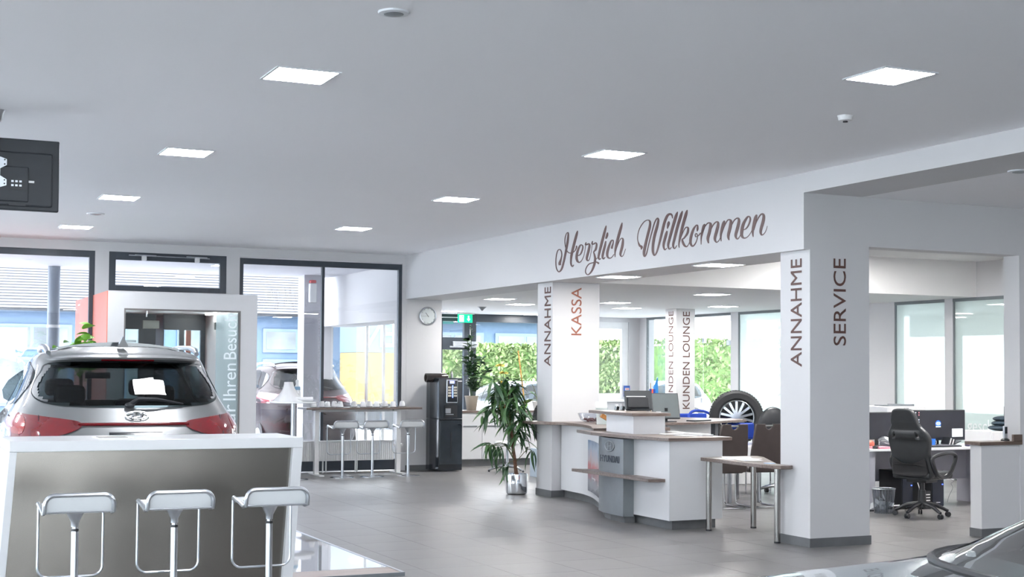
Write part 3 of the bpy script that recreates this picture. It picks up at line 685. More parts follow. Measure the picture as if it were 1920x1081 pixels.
cups = [(588, 'first'), (604, 'second'), (614, 'third'), (627, 'fourth'), (638, 'fifth'), (664, 'sixth'), (681, 'seventh'), (693, 'eighth'), (706, 'ninth'), (722, 'tenth'), (737, 'eleventh'), (754, 'last')]
for i, (px, w_) in enumerate(cups):
    yy = TY0+.10+(.2 if i % 2 else 0); x = onY(px, 757, yy).x
    cup((x, yy, TZ), 'white upside down coffee cup on a saucer, %s from the left on the high table' % w_)
# ================================================================== BAR STOOLS
STW = mat('stool_seat_white', (.66, .68, .69), .4, var=.02)
def stool(label, loc, z, group):
    t = thing('bar_stool', label, 'bar stool', loc, 0, group); w = .195
    prof = [(-.17, z), (-.185, z-.045), (-.165, z-.088), (-.10, z-.095), (.10, z-.085), (.19, z-.075), (.205, z-.095)]
    # seat shell: back lip rises, then runs forward (y+)
    n = len(prof)
    lip = MB(); outer = rrect(2*w, .105, .04, 6, 0, z-.052)
    lip.add([(x, -.178-.012*((zz-z+.052)/.05), zz) for x, zz in outer]+[(x, -.165-.012*((zz-z+.052)/.05), zz) for x, zz in outer],
            [tuple(range(len(outer))), tuple(reversed(range(len(outer), 2*len(outer))))]+[(i, i+len(outer), (i+1) % len(outer)+len(outer), (i+1) % len(outer)) for i in range(len(outer))])
    lip.build('back_lip', STW, t, local=True)
    sp = spline([(0, y, zz) for y, zz in prof[2:]], 5); b = MB(); m_ = len(sp)
    for q in sp: b.v += [(-w+.02, q.y, q.z), (w-.02, q.y, q.z), (-w+.02, q.y, q.z-.014), (w-.02, q.y, q.z-.014)]
    for i in range(m_-1):
        o = i*4; b.f += [(o, o+4, o+5, o+1), (o+2, o+3, o+7, o+6), (o, o+2, o+6, o+4), (o+1, o+5, o+7, o+3)]
    b.build('seat', STW, t, local=True, smooth=True)
    # rim: along lip top and down, then forward along both sides, across the front
    arc = []
    for i in range(9): a = radians(180-i*90/8); arc.append((-w+.055+.055*cos(a), -.185, z-.055+.058*sin(a)))
    arc2 = [(-p_[0], p_[1], p_[2]) for p_ in reversed(arc)]
    side = lambda s_: [(s_*w, -.175, z-.095), (s_*w, -.12, z-.105), (s_*w, .0, z-.085), (s_*w, .14, z-.07), (s_*w*.97, .195, z-.085)]
    path = list(reversed(side(-1)))+arc+arc2+side(1)
    MB().tube(path, .0135, 8, closed=True).build('rim', ALU, t, local=True, smooth=True)
    MB().tube([(-w+.01, -.184, z-.095), (w-.01, -.184, z-.095)], .006, 6).build('rim_bar', ALU, t, local=True)
    MB().lathe((0, 0, z-.17), [(.022, -.03), (.024, 0), (.045, .04), (.06, .065), (.07, .08)], 16).build('bracket', ALU, t, local=True, smooth=True)
    b = MB(); b.box(-.15, .17, .02, .13, z-.105, z-.085); b.build('under_plate', STW, t, local=True)
    MB().cyl((0, 0, z-.24), .016, .07, 14).build('piston', CHROME, t, local=True, smooth=True)
    MB().cyl((0, 0, z-.225), .0225, .014, 16).build('stop_ring', BLACK, t, local=True)
    MB().cyl((0, 0, .012), .0215, z-.24, 18).build('column', ALU, t, local=True, smooth=True)
    MB().lathe((0, 0, 0), [(.19, 0), (.19, .006), (.06, .012), (.02, .03)], 36).build('base_plate', CHROME, t, local=True, smooth=True)
    lp = [(-w+.005, .18, z-.09), (-w+.005, .185, z-.44)]
    for i in range(7): a = radians(180+i*15); lp.append((-w+.065+.06*cos(a), .185, z-.46+.06*sin(a)))
    lp += [(-x, y, zz) for x, y, zz in reversed(lp)]
    MB().tube(lp, .0075, 8).build('foot_loop', ALU, t, local=True, smooth=True)
    return t
for x, l in ((1.135, 'left'), (1.722, 'middle'), (2.317, 'right')):
    stool(l+' of the three aluminium bar stools at the white foreground counter', (x, 8.6, 0), .905, 'bar stools at the foreground counter')
for px, l in ((642, 'left'), (698, 'middle'), (765, 'right')):
    x = onY(px, 860, 20.38).x; stool(l+' of the three aluminium bar stools at the high table by the window', (x, 20.38, 0), .865, 'bar stools at the high table')
# ================================================================== FOREGROUND COUNTER
BX0, BX1, BY0, BY1, BZ = .875, 2.925, 9.94, 10.66, 1.15
ct = thing('bar_counter', 'large white bar counter with dark metal front panel in the left foreground', 'bar counter', (BX0, BY0, 0))
BW = mat('counter_white', (.60, .61, .625), .3, var=.01)
b = MB(); th = .075; lean = .075
b.box(BX0, BX1, BY0, BY1, BZ-th, BZ)
b.build('counter_top', BW, ct, bevel=.004)
for x0, x1 in ((BX0, BX0+.05), (BX1-.075, BX1)):
    MB().add([(x0-lean, BY0, 0), (x1-lean, BY0, 0), (x1-lean, BY1, 0), (x0-lean, BY1, 0), (x0, BY0, BZ-th), (x1, BY0, BZ-th), (x1, BY1, BZ-th), (x0, BY1, BZ-th)],
             [(0, 3, 2, 1), (4, 5, 6, 7), (0, 1, 5, 4), (1, 2, 6, 5), (2, 3, 7, 6), (3, 0, 4, 7)]).build('side_leg', BW, ct, bevel=.003)
STEELP = mat('brushed_dark_steel', (.20, .185, .168), .27, metal=1.0, var=.08, scale=1.5)
y_ = BY0+.05
MB().add([(BX0+.05-lean, y_, .0), (BX1-.075-lean, y_, .0), (BX1-.075, y_, BZ-th), (BX0+.05, y_, BZ-th), (BX0+.05-lean, y_+.02, .0), (BX1-.075-lean, y_+.02, .0), (BX1-.075, y_+.02, BZ-th), (BX0+.05, y_+.02, BZ-th)],
         [(0, 1, 2, 3), (7, 6, 5, 4), (0, 4, 5, 1), (1, 5, 6, 2), (2, 6, 7, 3), (3, 7, 4, 0)]).build('front_panel', STEELP, ct)
MB().box(BX0+.05, BX1-.075, y_+.001, y_+.03, BZ-th-.018, BZ-th).build('shadow_rail', WPLAST, ct)
a_ = onZ(190, 815, BZ)
br = thing('brochure', 'folded paper brochure lying on the white foreground counter top', 'brochure', (a_.x, BY0+.35, BZ))
MB().box(-.12, .15, -.1, .1, .0, .004).build('cover', PAPER, br, local=True); MB().box(-.09, .11, -.09, .08, .004, .007).build('page', mat('grey_print', (.35, .33, .3), .5), br, local=True)
# ================================================================== DISPLAY PLATFORM
pf = thing('display_platform', 'glossy white car display platform with silver edge trim and wood front strip', 'platform', (3.0, 14, 0))
GL = mat('platform_gloss', (.52, .54, .57), .03, var=.02, coat=1)
MB().box(-2.6, 3.92, 10.83, 18.4, .0, .03).build('deck', GL, pf)
MB().box(3.92, 3.945, 10.5, 18.4, 0, .033).build('edge_trim', ALU, pf)
MB().box(2.95, 3.92, 10.51, 10.83, 0, .028).build('front_strip', wood('strip_wood', (.28, .22, .19), (.38, .31, .28)), pf)
MB().box(2.95, 3.945, 10.49, 10.51, 0, .03).build('edge_trim', GREYM, pf)
# ================================================================== CARS
def car_surface(levels, n=4.2, N=90, nf=3.0):
    """levels: (z, half width, rear y, front y); returns interpolators"""
    P = [Vector(l) for l in levels]
    from mathutils import Vector as V
    def interp(z):
        for i in range(len(levels)-1):
            if levels[i][0] <= z <= levels[i+1][0]:
                t = (z-levels[i][0])/(levels[i+1][0]-levels[i][0]); t2 = t
                a, b = levels[i], levels[i+1]; pa = levels[max(0, i-1)]; pb = levels[min(len(levels)-1, i+2)]
                r = []
                for k in (1, 2, 3):
                    m0 = (b[k]-pa[k])/(b[0]-pa[0])*(b[0]-a[0]) if b[0] != pa[0] else b[k]-a[k]
                    m1 = (pb[k]-a[k])/(pb[0]-a[0])*(b[0]-a[0]) if pb[0] != a[0] else b[k]-a[k]
                    d = b[k]-a[k]
                    if m0*d <= 0: m0 = 0
                    if m1*d <= 0: m1 = 0
                    m0 = max(-3*abs(d), min(3*abs(d), m0)); m1 = max(-3*abs(d), min(3*abs(d), m1))
                    r.append((2*t**3-3*t*t+1)*a[k]+(t**3-2*t*t+t)*m0+(-2*t**3+3*t*t)*b[k]+(t**3-t*t)*m1)
                return r
        return list(levels[-1][1:]) if z > levels[-1][0] else list(levels[0][1:])
    return interp
def car(name, label, levels, paint, loc, rz=0, rear=None, side=None, front=None, n=4.2, nf=2.6, detail=True, roof_x=None, sunroof=True):
    """body is a closed stack of rounded outlines along y (rear = small y); windows are holes with tinted panes over an interior"""
    t = thing(name, label, 'car', loc, rz); I = car_surface(levels)
    z0, z1 = levels[0][0], levels[-1][0]; NZ, NU = (64, 176) if detail else (34, 80)
    zs = [z0+(z1-z0)*i/NZ for i in range(NZ+1)]
    def ring(z):
        w, r, f = I(z); yc = (r+f)/2; L = (f-r)/2; out = []
        for k in range(NU):
            a = 2*pi*(k+.5)/NU; ex = n if sin(a) < 0 else nf
            ca, sa = cos(a), sin(a)
            out.append((w*math.copysign(abs(ca)**(2/ex), ca), yc+L*math.copysign(abs(sa)**(2/max(ex, 3)), sa), z))
        return out
    def rear_pt(x, z, off=.008):
        w, r, f = I(z); yc = (r+f)/2; L = (f-r)/2; q = min(.995, abs(x)/w)
        return Vector((x, yc-L*(1-q**n)**(1/max(n, 3))-off, z))
    def side_pt(y, z, s_, off=.008):
        w, r, f = I(z); yc = (r+f)/2; L = (f-r)/2; ex = n if y < yc else nf; q = min(.995, abs((y-yc)/L))
        return Vector((s_*(w*(1-q**ex)**(1/ex)+off), y, z))
    def front_pt(x, z, off=.008):
        w, r, f = I(z); yc = (r+f)/2; L = (f-r)/2; q = min(.98, abs(x)/w)
        return Vector((x, yc+L*(1-q**nf)**(1/max(nf, 3))+off, z))
    def inside(pt, poly):
        c = False; j = len(poly)-1
        for i in range(len(poly)):
            if (poly[i][1] > pt[1]) != (poly[j][1] > pt[1]) and pt[0] < (poly[j][0]-poly[i][0])*(pt[1]-poly[i][1])/(poly[j][1]-poly[i][1])+poly[i][0]: c = not c
            j = i
        return c
    def shrink(poly, k):
        cx = sum(p_[0] for p_ in poly)/len(poly); cz = sum(p_[1] for p_ in poly)/len(poly)
        return [(cx+(p_[0]-cx)*k, cz+(p_[1]-cz)*(k-.03)) for p_ in poly]
    rs, ss, fs_ = shrink(rear, .95) if rear else None, [shrink(p_, .93) for p_ in side or []], shrink(front, .95) if front else None
    b = MB()
    for z in zs: b.v += ring(z)
    for i in range(NZ):
        for k in range(NU):
            q = (i*NU+k, i*NU+(k+1) % NU, (i+1)*NU+(k+1) % NU, (i+1)*NU+k)
            c = sum((Vector(b.v[j]) for j in q), Vector())/4; w, r, f = I(c.z); yc = (r+f)/2
            if rs and c.y < r+.55 and abs(c.x) < w*.985 and inside((c.x, c.z), rs): continue
            if ss and abs(c.x) > w*.80 and any(inside((c.y, c.z), p_) for p_ in ss): continue
            if fs_ and c.y > f-.45 and inside((c.x, c.z), fs_): continue
            b.f.append(q)
    b.f.append(tuple(reversed(range(NU))))
    # roof cap: rings shrinking to the centre with a gentle crown
    w, r, f = I(z1); yc = (r+f)/2; o = NZ*NU; base = [Vector(v) for v in b.v[o:o+NU]]
    prev = o
    for k_, (s_, dz) in enumerate(((.88, .018), (.7, .030), (.45, .038), (.2, .042))):
        st = len(b.v); b.v += [(v.x*s_, yc+(v.y-yc)*(1-(1-s_)*.9), v.z+dz) for v in base]
        for k in range(NU): b.f.append((prev+k, prev+(k+1) % NU, st+(k+1) % NU, st+k))
        prev = st
    b.f.append(tuple(prev+k for k in range(NU)))
    body = b.build('body', paint, t, local=True, smooth=True)
    def patch(poly, fn, name_, m, off, lbl=None, par=None, k=1):
        P = [(p_.x, p_.y) for p_ in spline([(x, z, 0) for x, z in poly], 5, True)]
        cx = sum(p_[0] for p_ in P)/len(P); cz = sum(p_[1] for p_ in P)/len(P); g = MB(); R_ = 8
        for j in range(1, R_+1):
            for x, z in P: g.v.append(tuple(fn(cx+(x-cx)*j/R_, cz+(z-cz)*j/R_, off)))
        c0 = len(g.v); g.v.append(tuple(fn(cx, cz, off))); m_ = len(P)
        for i in range(m_): g.f.append((c0, i, (i+1) % m_))
        for j in range(R_-1):
            for i in range(m_): a = j*m_; g.f.append((a+i, a+m_+i, a+m_+(i+1) % m_, a+(i+1) % m_))
        # rim turned inwards for thickness
        a = (R_-1)*m_; st = len(g.v)
        for x, z in P: g.v.append(tuple(fn(x, z, off-.02)))
        for i in range(m_): g.f.append((a+i, st+i, st+(i+1) % m_, a+(i+1) % m_))
        return g.build(name_, m, par or t, local=True, smooth=True, label=lbl)
    if rear: patch(rear, rear_pt, 'rear_window', TINT, .008)
    for s_ in (-1, 1):
        for p_ in side or []: patch(p_, lambda y, z, off, s_=s_: side_pt(y, z, s_, off), 'side_window', TINT, .008)
    if front: patch(front, front_pt, 'windscreen', TINT, .008)
    # wheels
    w, r, f = I(z0+.1)
    for s_ in (-1, 1):
        for y in (r+.95, f-.95):
            wh_ = MB().tube([(s_*(w-.2), y, .36), (s_*(w+.01), y, .36)], .36, 26).build('wheel', RUBBER, t, local=True, smooth=True)
            MB().tube([(s_*(w+.005), y, .36), (s_*(w+.02), y, .36)], .23, 20).build('rim', ALU, wh_, local=True)
    return t, I, rear_pt, side_pt, front_pt, patch
PAINT = mat('silver_paint', (.20, .205, .21), .32, metal=.5, var=.01, coat=1)
LENS = mat('tail_lamp_red', (.16, .002, .006), .12, var=.25, scale=6, coat=1)
LENSB = mat('tail_lamp_bright', (.35, .01, .01), .15, var=.1, coat=1)
UPH = mat('seat_fabric_dark', (.02, .02, .022), .9)
SUV = [(.28, .90, -.35, 4.75), (.48, .965, -.46, 4.86), (.82, .985, -.46, 4.88), (1.02, .965, -.36, 4.78), (1.10, .955, -.27, 4.45), (1.16, .945, -.20, 3.85), (1.24, .90, -.10, 3.4),
       (1.34, .845, .02, 3.22), (1.46, .79, .15, 3.02), (1.60, .735, .32, 2.72), (1.70, .70, .44, 2.45), (1.76, .665, .50, 2.3), (1.80, .61, .60, 2.1), (1.825, .50, .78, 1.9)]
RW = [(-.60, 1.70), (-.3, 1.715), (0, 1.72), (.3, 1.715), (.60, 1.70), (.665, 1.62), (.725, 1.50), (.73, 1.42), (.66, 1.365), (.45, 1.335), (0, 1.328), (-.45, 1.335), (-.66, 1.365), (-.73, 1.42), (-.725, 1.50), (-.665, 1.62)]
SW = [[(.72, 1.63), (1.10, 1.69), (1.16, 1.66), (.98, 1.36), (.80, 1.37), (.62, 1.52)], [(1.24, 1.70), (2.0, 1.70), (2.06, 1.66), (2.06, 1.34), (1.10, 1.35), (1.18, 1.5)], [(2.16, 1.69), (2.45, 1.64), (2.95, 1.38), (2.9, 1.33), (2.16, 1.33)]]
def suv(name, label, paint, loc, detail=True, lensm=None, rz=0, emblem=True):
    t, I, rp_, sp_, fp_, patch = car(name, label, SUV, paint, loc, rz, RW, SW, [(-.62, 1.68), (.62, 1.68), (.78, 1.3), (-.78, 1.3)], n=4.6, nf=2.8, detail=detail)
    L_ = lensm or LENS
    for s_ in (-1, 1):
        pl = [(s_*.40, 1.205), (s_*.45, 1.225), (s_*.62, 1.25), (s_*.78, 1.27), (s_*.90, 1.285), (s_*.945, 1.235), (s_*.945, 1.10), (s_*.88, 1.075), (s_*.6, 1.10), (s_*.46, 1.14), (s_*.40, 1.175)]
        q = patch([(max(-.955, min(.955, x)), z) for x, z in pl], lambda x, z, off: rp_(max(-I(z)[0]*.992, min(I(z)[0]*.992, x)), z, off), 'tail_light', L_, .014)
        pl2 = [(s_*.80, 1.25), (s_*.89, 1.265), (s_*.93, 1.20), (s_*.90, 1.12), (s_*.82, 1.12)]
        patch(pl2, lambda x, z, off: rp_(max(-I(z)[0]*.992, min(I(z)[0]*.992, x)), z, off), 'reflector', LENSB, .021, par=q)
        b = MB(); b.bar(rp_(s_*.70, 1.265, .022), rp_(s_*.70, 1.09, .022), .006, .004); b.build('seam', BLACK, q, local=True)
    b = MB(); xs = [-.42+.84*i/20 for i in range(21)]
    b.tube([rp_(x, 1.193, .012) for x in xs], .014, 8); b.build('light_bar', L_, t, local=True, smooth=True)
    b = MB(); b.tube([rp_(-.2+.4*i/10, 1.11, .008) for i in range(11)], .02, 8); b.build('boot_handle', BLACKG, t, local=True, smooth=True)
    # high brake light and spoiler
    b = MB(); b.tube([rp_(-.2+.42*i/10, 1.732, .035) for i in range(11)], .013, 8); b.build('brake_light', LENS, t, local=True, smooth=True)
    b = MB()
    for i in range(21):
        x = -.62+1.24*i/20; a = rp_(x, 1.745, .0); e = .085*(1-(abs(x)/.66)**6)+.01
        b.v += [(x, a.y+.12, 1.79-.03*(x/.62)**4), (x, a.y-e, 1.752-.02*(x/.62)**4), (x, a.y-e+.01, 1.735-.02*(x/.62)**4), (x, a.y+.12, 1.745)]
    for i in range(20):
        o = i*4; b.f += [(o, o+1, o+5, o+4), (o+1, o+2, o+6, o+5), (o+2, o+3, o+7, o+6)]
    b.f += [(0, 3, 2, 1), (80, 81, 82, 83)]; b.build('spoiler', paint, t, local=True, smooth=True)
    # wiper
    a = rp_(-.02, 1.345, .03); c = rp_(.40, 1.355, .03)
    b = MB(); b.tube([a, a+(c-a)*.15+Vector((0, -.01, .05)), a+(c-a)*.5+Vector((0, -.01, .045)), c], [.022, .02, .014, .007], 8)
    w_ = b.build('wiper_arm', BLACK, t, local=True, smooth=True); MB().ball(a+Vector((0, -.005, 0)), .03, 1.3, .7, .8).build('pivot_cap', BLACK, w_, local=True, smooth=True)
    # emblem: slanted H in an oval
    if emblem:
        ec = rp_(.03, 1.262, .018); el = []
        tilt = (rp_(0, 1.30, 0)-rp_(0, 1.22, 0)); up = tilt.normalized()
        for i in range(28): a_ = 2*pi*i/28; el.append(ec+Vector((.088*cos(a_), 0, 0))+up*.046*sin(a_))
        em = MB().tube(el, .007, 6, closed=True).build('emblem', CHROME, t, local=True, smooth=True)
        b = MB()
        b.tube([ec+Vector((-.05, -.004, 0))+up*-.036, ec+Vector((-.028, -.006, 0))+up*.0, ec+Vector((-.022, -.004, 0))+up*.04], .008, 6)
        b.tube([ec+Vector((.05, -.004, 0))+up*.036, ec+Vector((.028, -.006, 0))+up*.0, ec+Vector((.022, -.004, 0))+up*-.04], .008, 6)
        b.tube([ec+Vector((-.04, -.004, 0))+up*-.012, ec+Vector((0, -.006, 0)), ec+Vector((.04, -.004, 0))+up*.012], .008, 6)
        b.build('slanted_letter', CHROME, em, local=True, smooth=True)
    # roof furniture
    for s_ in (-1, 1):
        MB().tube([(s_*.60, .62, 1.79), (s_*.605, .74, 1.822), (s_*.605, 1.0, 1.848), (s_*.60, 1.6, 1.86), (s_*.58, 2.1, 1.84), (s_*.56, 2.3, 1.79)], [.02, .026, .024, .022, .022, .018], 10).build('roof_rail', ALU if not lensm else paint, t, local=True, smooth=True)
    b = MB(); cols_ = []
    for i in range(11):
        x = -.50+1.0*i/10; b.v += [(x, 1.0, 1.895-.05*(x/.5)**2), (x, 2.2, 1.885-.05*(x/.5)**2), (x, 1.0, 1.84-.04*(x/.5)**2)]
    for i in range(10): o = i*3; b.f += [(o, o+3, o+4, o+1), (o, o+2, o+5, o+3)]
    b.build('sunroof', BLACKG, t, local=True, smooth=True)
    MB().add([(-.045, .66, 1.845), (.045, .66, 1.845), (.03, .86, 1.86), (-.03, .86, 1.86), (0, .70, 1.945), (0, .78, 1.945)], [(0, 1, 4), (1, 2, 5, 4), (2, 3, 5), (3, 0, 4, 5), (0, 3, 2, 1)]).build('antenna_fin', paint, t, local=True)
    # interior
    for x in (-.38, .38):
        for y, hz in ((1.15, 1.30), (2.35, 1.35)):
            st2 = MB().box(x-.25, x+.25, y, y+.12, .5, hz).build('seat_back', UPH, t, local=True, bevel=.05)
            MB().box(x-.13, x+.13, y+.01, y+.1, hz+.03, hz+.2).build('headrest', UPH, st2, local=True, bevel=.05)
    MB().box(-.85, .85, .25, 3.4, .55, .6).build('cabin_floor', UPH, t, local=True)
    MB().box(-.7, .7, 3.0, 3.3, .6, 1.16).build('dashboard', UPH, t, local=True, bevel=.05)
    st3 = [( -.38+.19*cos(2*pi*i/20), 2.95+.07*sin(2*pi*i/20), 1.15+.18*sin(2*pi*i/20)) for i in range(20)]
    MB().tube(st3, .016, 8, closed=True).build('steering_wheel', UPH, t, local=True, smooth=True)
    MB().box(-.12, .12, 2.75, 2.78, 1.55, 1.61).build('rear_mirror', UPH, t, local=True, bevel=.01)
    for s_ in (-1, 1): MB().ball((s_*1.02, 3.0, 1.25), .12, 1, .6, .75).build('wing_mirror', paint, t, local=True, smooth=True)
    return t
sv = suv('silver_suv', 'silver SUV seen from behind on the display platform, full width red light bar', PAINT, (1.985, 11.72, .03))
sv.scale = (1.045, 1, .978); sv.rotation_euler = (0, 0, radians(-2.5))
DRED = mat('dark_red_paint', (.016, .003, .005), .4, spec=.25)
c = onY(590, 738, 26)
rs = suv('red_suv', 'dark red SUV parked outside behind the high table window', DRED, (c.x, 26.1, -.08), detail=False)
PRIV = glass('privacy_glass', (.10, .11, .12), .01)
for ch in rs.children:
    if 'window' in ch.name or 'windscreen' in ch.name: ch.data.materials[0] = PRIV
WCAR = mat('white_car_paint', (.30, .31, .33), .3, coat=1)
# ================================================================== WALL CLOCK
CF = mat('clock_face', (.62, .66, .66), .5)
c = onY(803, 592, YW-.03)
ck = thing('wall_clock', 'round silver wall clock hanging on the white pier above the coffee machine', 'clock', (c.x, YW, c.z))
b = MB(); b.tube([(.142*cos(2*pi*i/40), -.02, .142*sin(2*pi*i/40)) for i in range(40)], .014, 8, closed=True); b.build('rim', ALU, ck, local=True, smooth=True)
b = MB(); b.v = [(.14*cos(2*pi*i/40), y, .14*sin(2*pi*i/40)) for y in (-.015, -.001) for i in range(40)]; b.f = [tuple(range(40)), tuple(reversed(range(40, 80)))]+[(i, i+40, (i+1) % 40+40, (i+1) % 40) for i in range(40)]; fc = b.build('dial', CF, ck, local=True)
for k in range(12):
    a = k*pi/6; MB().bar((.112*sin(a), -.018, .112*cos(a)), (.126*sin(a), -.018, .126*cos(a)), .006, .004).build('hour_mark', BLACK, fc, local=True)
for ang, ln, w_ in ((-38, .07, .009), (-92, .105, .006)):
    a = radians(ang); MB().bar((-.02*sin(a), -.022, -.02*cos(a)), (ln*sin(a), -.022, ln*cos(a)), w_, .003).build('hand', BLACK, ck, local=True)
# ================================================================== COFFEE MACHINE
cm = thing('coffee_machine', 'tall black coffee vending machine standing in front of the white wall pier', 'coffee machine', (8.6, 21.2, 0))
X = lambda px: onY(px, 780, 21.0).x
Zc = lambda y: onY(845, y, 21.0).z
xL, xF, xR = X(823)-.0, X(823), X(867)
zt = Zc(708)
xb0 = onY(799, 780, 21.42).x
foot = [(xb0, 21.42), (xb0, 21.26), (xF, 21.0), (xR, 21.0), (xR+.02, 21.42)]
NAVY = mat('anthracite_gloss', (.022, .030, .038), .2, var=.15, coat=.5)
MB().prism(foot, .02, Zc(785)).build('base_cabinet', BLACKG, cm, bevel=.008)
MB().prism(foot, Zc(785)+.004, zt).build('upper_housing', NAVY, cm, bevel=.008)
MB().box(xF+.01, xR-.01, 20.985, 21.0, Zc(870), Zc(788)).build('lower_door', NAVY, cm, bevel=.004)
x0, x1 = X(836), X(857)
pn = MB().box(x0, x1, 20.975, 20.999, Zc(755), Zc(711)).build('control_panel', ALU, cm, bevel=.01)
MB().box(x0+.012, x1-.012, 20.968, 20.976, Zc(753), Zc(713)).build('glass_cover', BLACKG, pn)
MB().box(X(841.5), X(850), 20.962, 20.969, Zc(718.5), Zc(713.5)).build('display', emis('display_blue', (.25, .3, 1), 2.2), pn)
MB().box(X(846.3), X(847.5), 20.962, 20.969, Zc(745), Zc(722)).build('light_line', emis('line_blue', (.15, .25, 1), 4), pn)
for r_ in range(4):
    for (a, b_) in ((838.5, 844.5), (849, 855)):
        MB().box(X(a), X(b_), 20.964, 20.969, Zc(727.5+r_*5.2), Zc(724+r_*5.2)).build('button', mat('button_cream', (.6, .56, .46), .4), pn)
MB().box(X(833), X(856), 20.97, 21.001, Zc(781), Zc(760)).build('cup_niche', BLACK, cm)
cu = MB().box(X(833.5), X(843), 20.95, 20.972, Zc(774), Zc(765)).build('drip_tray', ALU, cm); MB().box(X(833.5), X(848), 20.94, 20.972, Zc(777), Zc(775.5)).build('tray_edge', ALU, cu)
MB().box(X(858), X(865), 20.985, 21.0, Zc(715), Zc(713)).build('label_plate', WPLAST, cm); MB().box(X(858), X(865), 20.985, 21.0, Zc(796.5), Zc(794.5)).build('label_plate', WPLAST, cm)
MB().box(X(844.5), X(846), 20.98, 20.986, Zc(858), Zc(810)).build('door_groove', BLACK, cm)
MB().tube([(X(806), 21.2, zt+.0), (X(845), 21.2, zt+.0)], .075, 24).build('bean_hopper', glass('smoke_hopper', (.35, .33, .32), .15), cm, smooth=True)
MB().tube([(X(806), 21.2, zt+.0), (X(845), 21.2, zt+.0)], .06, 16).build('bean_fill', mat('coffee_beans', (.05, .03, .02), .5, var=.5, scale=40), cm, smooth=True)
t = thing('sanitiser_bottle', 'small grey bottle standing on the coffee machine top', 'bottle', (X(853), 21.15, zt))
MB().lathe((0, 0, 0), [(.022, 0), (.024, .07), (.012, .085), (.012, .11)], 14).build('bottle_body', mat('bottle_grey', (.35, .35, .36), .3), t, local=True, smooth=True)
t = thing('small_pot_plant', 'tiny green plant on the coffee machine top', 'plant', (X(848), 21.22, zt))
MB().lathe((0, 0, 0), [(.02, 0), (.028, .035), (.026, .035)], 12).build('pot', WPLAST, t, local=True, smooth=True)
b = MB()
for i in range(14):
    a = i*2.4; b.add([(0, 0, .03), (.02*cos(a+.5), .02*sin(a+.5), .06), (.035*cos(a), .035*sin(a), .09), (.02*cos(a-.5), .02*sin(a-.5), .06)], [(0, 1, 2, 3)])
b.build('foliage', GREENB, t, local=True)
# ================================================================== SIDEBOARD
sy = 22.0
XS = lambda px, y=820: onY(px, y, sy).x
sb = thing('sideboard', 'long low white sideboard with walnut top carrying plants below the far window', 'cabinet', (9.2, sy, 0))
u = [9.22, XS(904), XS(904)+.62, XS(904)+1.24, XS(904)+1.86]
ztop = onY(900, 769.5, sy).z
MB().box(u[0], u[-1], sy+.02, sy+.6, .12, ztop-.035).build('carcass', WHITEP, sb)
MB().box(u[0]-.02, u[-1]+.02, sy-.02, sy+.62, ztop-.035, ztop).build('worktop', TOPW, sb, bevel=.003)
MB().box(u[0], u[-1], sy+.05, sy+.55, 0, .12).build('plinth', SKIRT, sb)
MB().box(u[0]-.12, u[0]-.03, sy-.1, sy+.5, 0, ztop-.035).build('end_panel', WHITEP, sb)
for a, b_ in zip(u[:-1], u[1:]):
    z1 = onY(880, 799, sy).z
    d = MB().box(a+.004, b_-.004, sy, sy+.02, z1+.004, ztop-.04).build('drawer', WHITEP, sb, bevel=.002); MB().box(a+.1, b_-.1, sy-.006, sy, z1+.004, z1+.012).build('grip', GREYM, d)
    d = MB().box(a+.004, b_-.004, sy, sy+.02, .125, z1-.004).build('door', WHITEP, sb, bevel=.002); MB().box(a+.1, b_-.1, sy-.006, sy, z1-.014, z1-.006).build('grip', GREYM, d)
# ================================================================== PLANTS
def leaf_mesh(name, m, L, Wd, droop=.4, n=6):
    b = MB()
    for i in range(n+1):
        t = i/n; w = Wd*sin(pi*min(1, .06+t*.94))**.8*(1-.25*t); z = -droop*L*t*t; x = L*t*(1-.15*droop*t)
        b.v += [(x, -w/2, z+.12*w), (x, 0, z), (x, w/2, z+.12*w)]
    for i in range(n):
        o = i*3; b.f += [(o, o+3, o+4, o+1), (o+1, o+4, o+5, o+2)]
    o = b.build(name, m, None, smooth=True); me = o.data; bpy.data.objects.remove(o); return me
def put_leaf(me, parent, loc, yaw, pitch, roll=0, s=1, name='leaf'):
    o = bpy.data.objects.new(name, me); COL.objects.link(o); o.parent = parent; o.location = loc
    o.rotation_euler = (roll, pitch, yaw); o.scale = (s, s, s); return o
c = onZ(968.5, 926, 0)
fp = thing('potted_tree', 'tall long leaved pot plant in a shiny steel pot on the tiled floor', 'potted plant', (c.x, c.y, 0))
MB().lathe((0, 0, 0), [(.115, 0), (.14, .02), (.146, .06), (.146, .26), (.142, .275), (.134, .275), (.134, .25)], 36).build('pot', CHROME, fp, local=True, smooth=True)
MB().cyl((0, 0, .2), .132, .045).build('soil', mat('soil', (.04, .03, .02), .9, var=.3), fp, local=True)
trunk = [(.0, .0, .23), (-.03, 0, .45), (-.05, .02, .65), (-.09, .0, .9), (-.12, .02, 1.2), (-.13, 0, 1.45)]
MB().tube(spline(trunk, 5), [.028-.0007*i for i in range(26)], 8).build('trunk', BARK, fp, local=True, smooth=True)
LM = [leaf_mesh('leaf', m, l, w, d) for m, l, w, d in ((GREEN, .30, .055, .55), (GREEN, .27, .05, .35), (GREEND, .32, .055, .7), (GREEND, .28, .05, .45))]
rnd = random.Random(5)
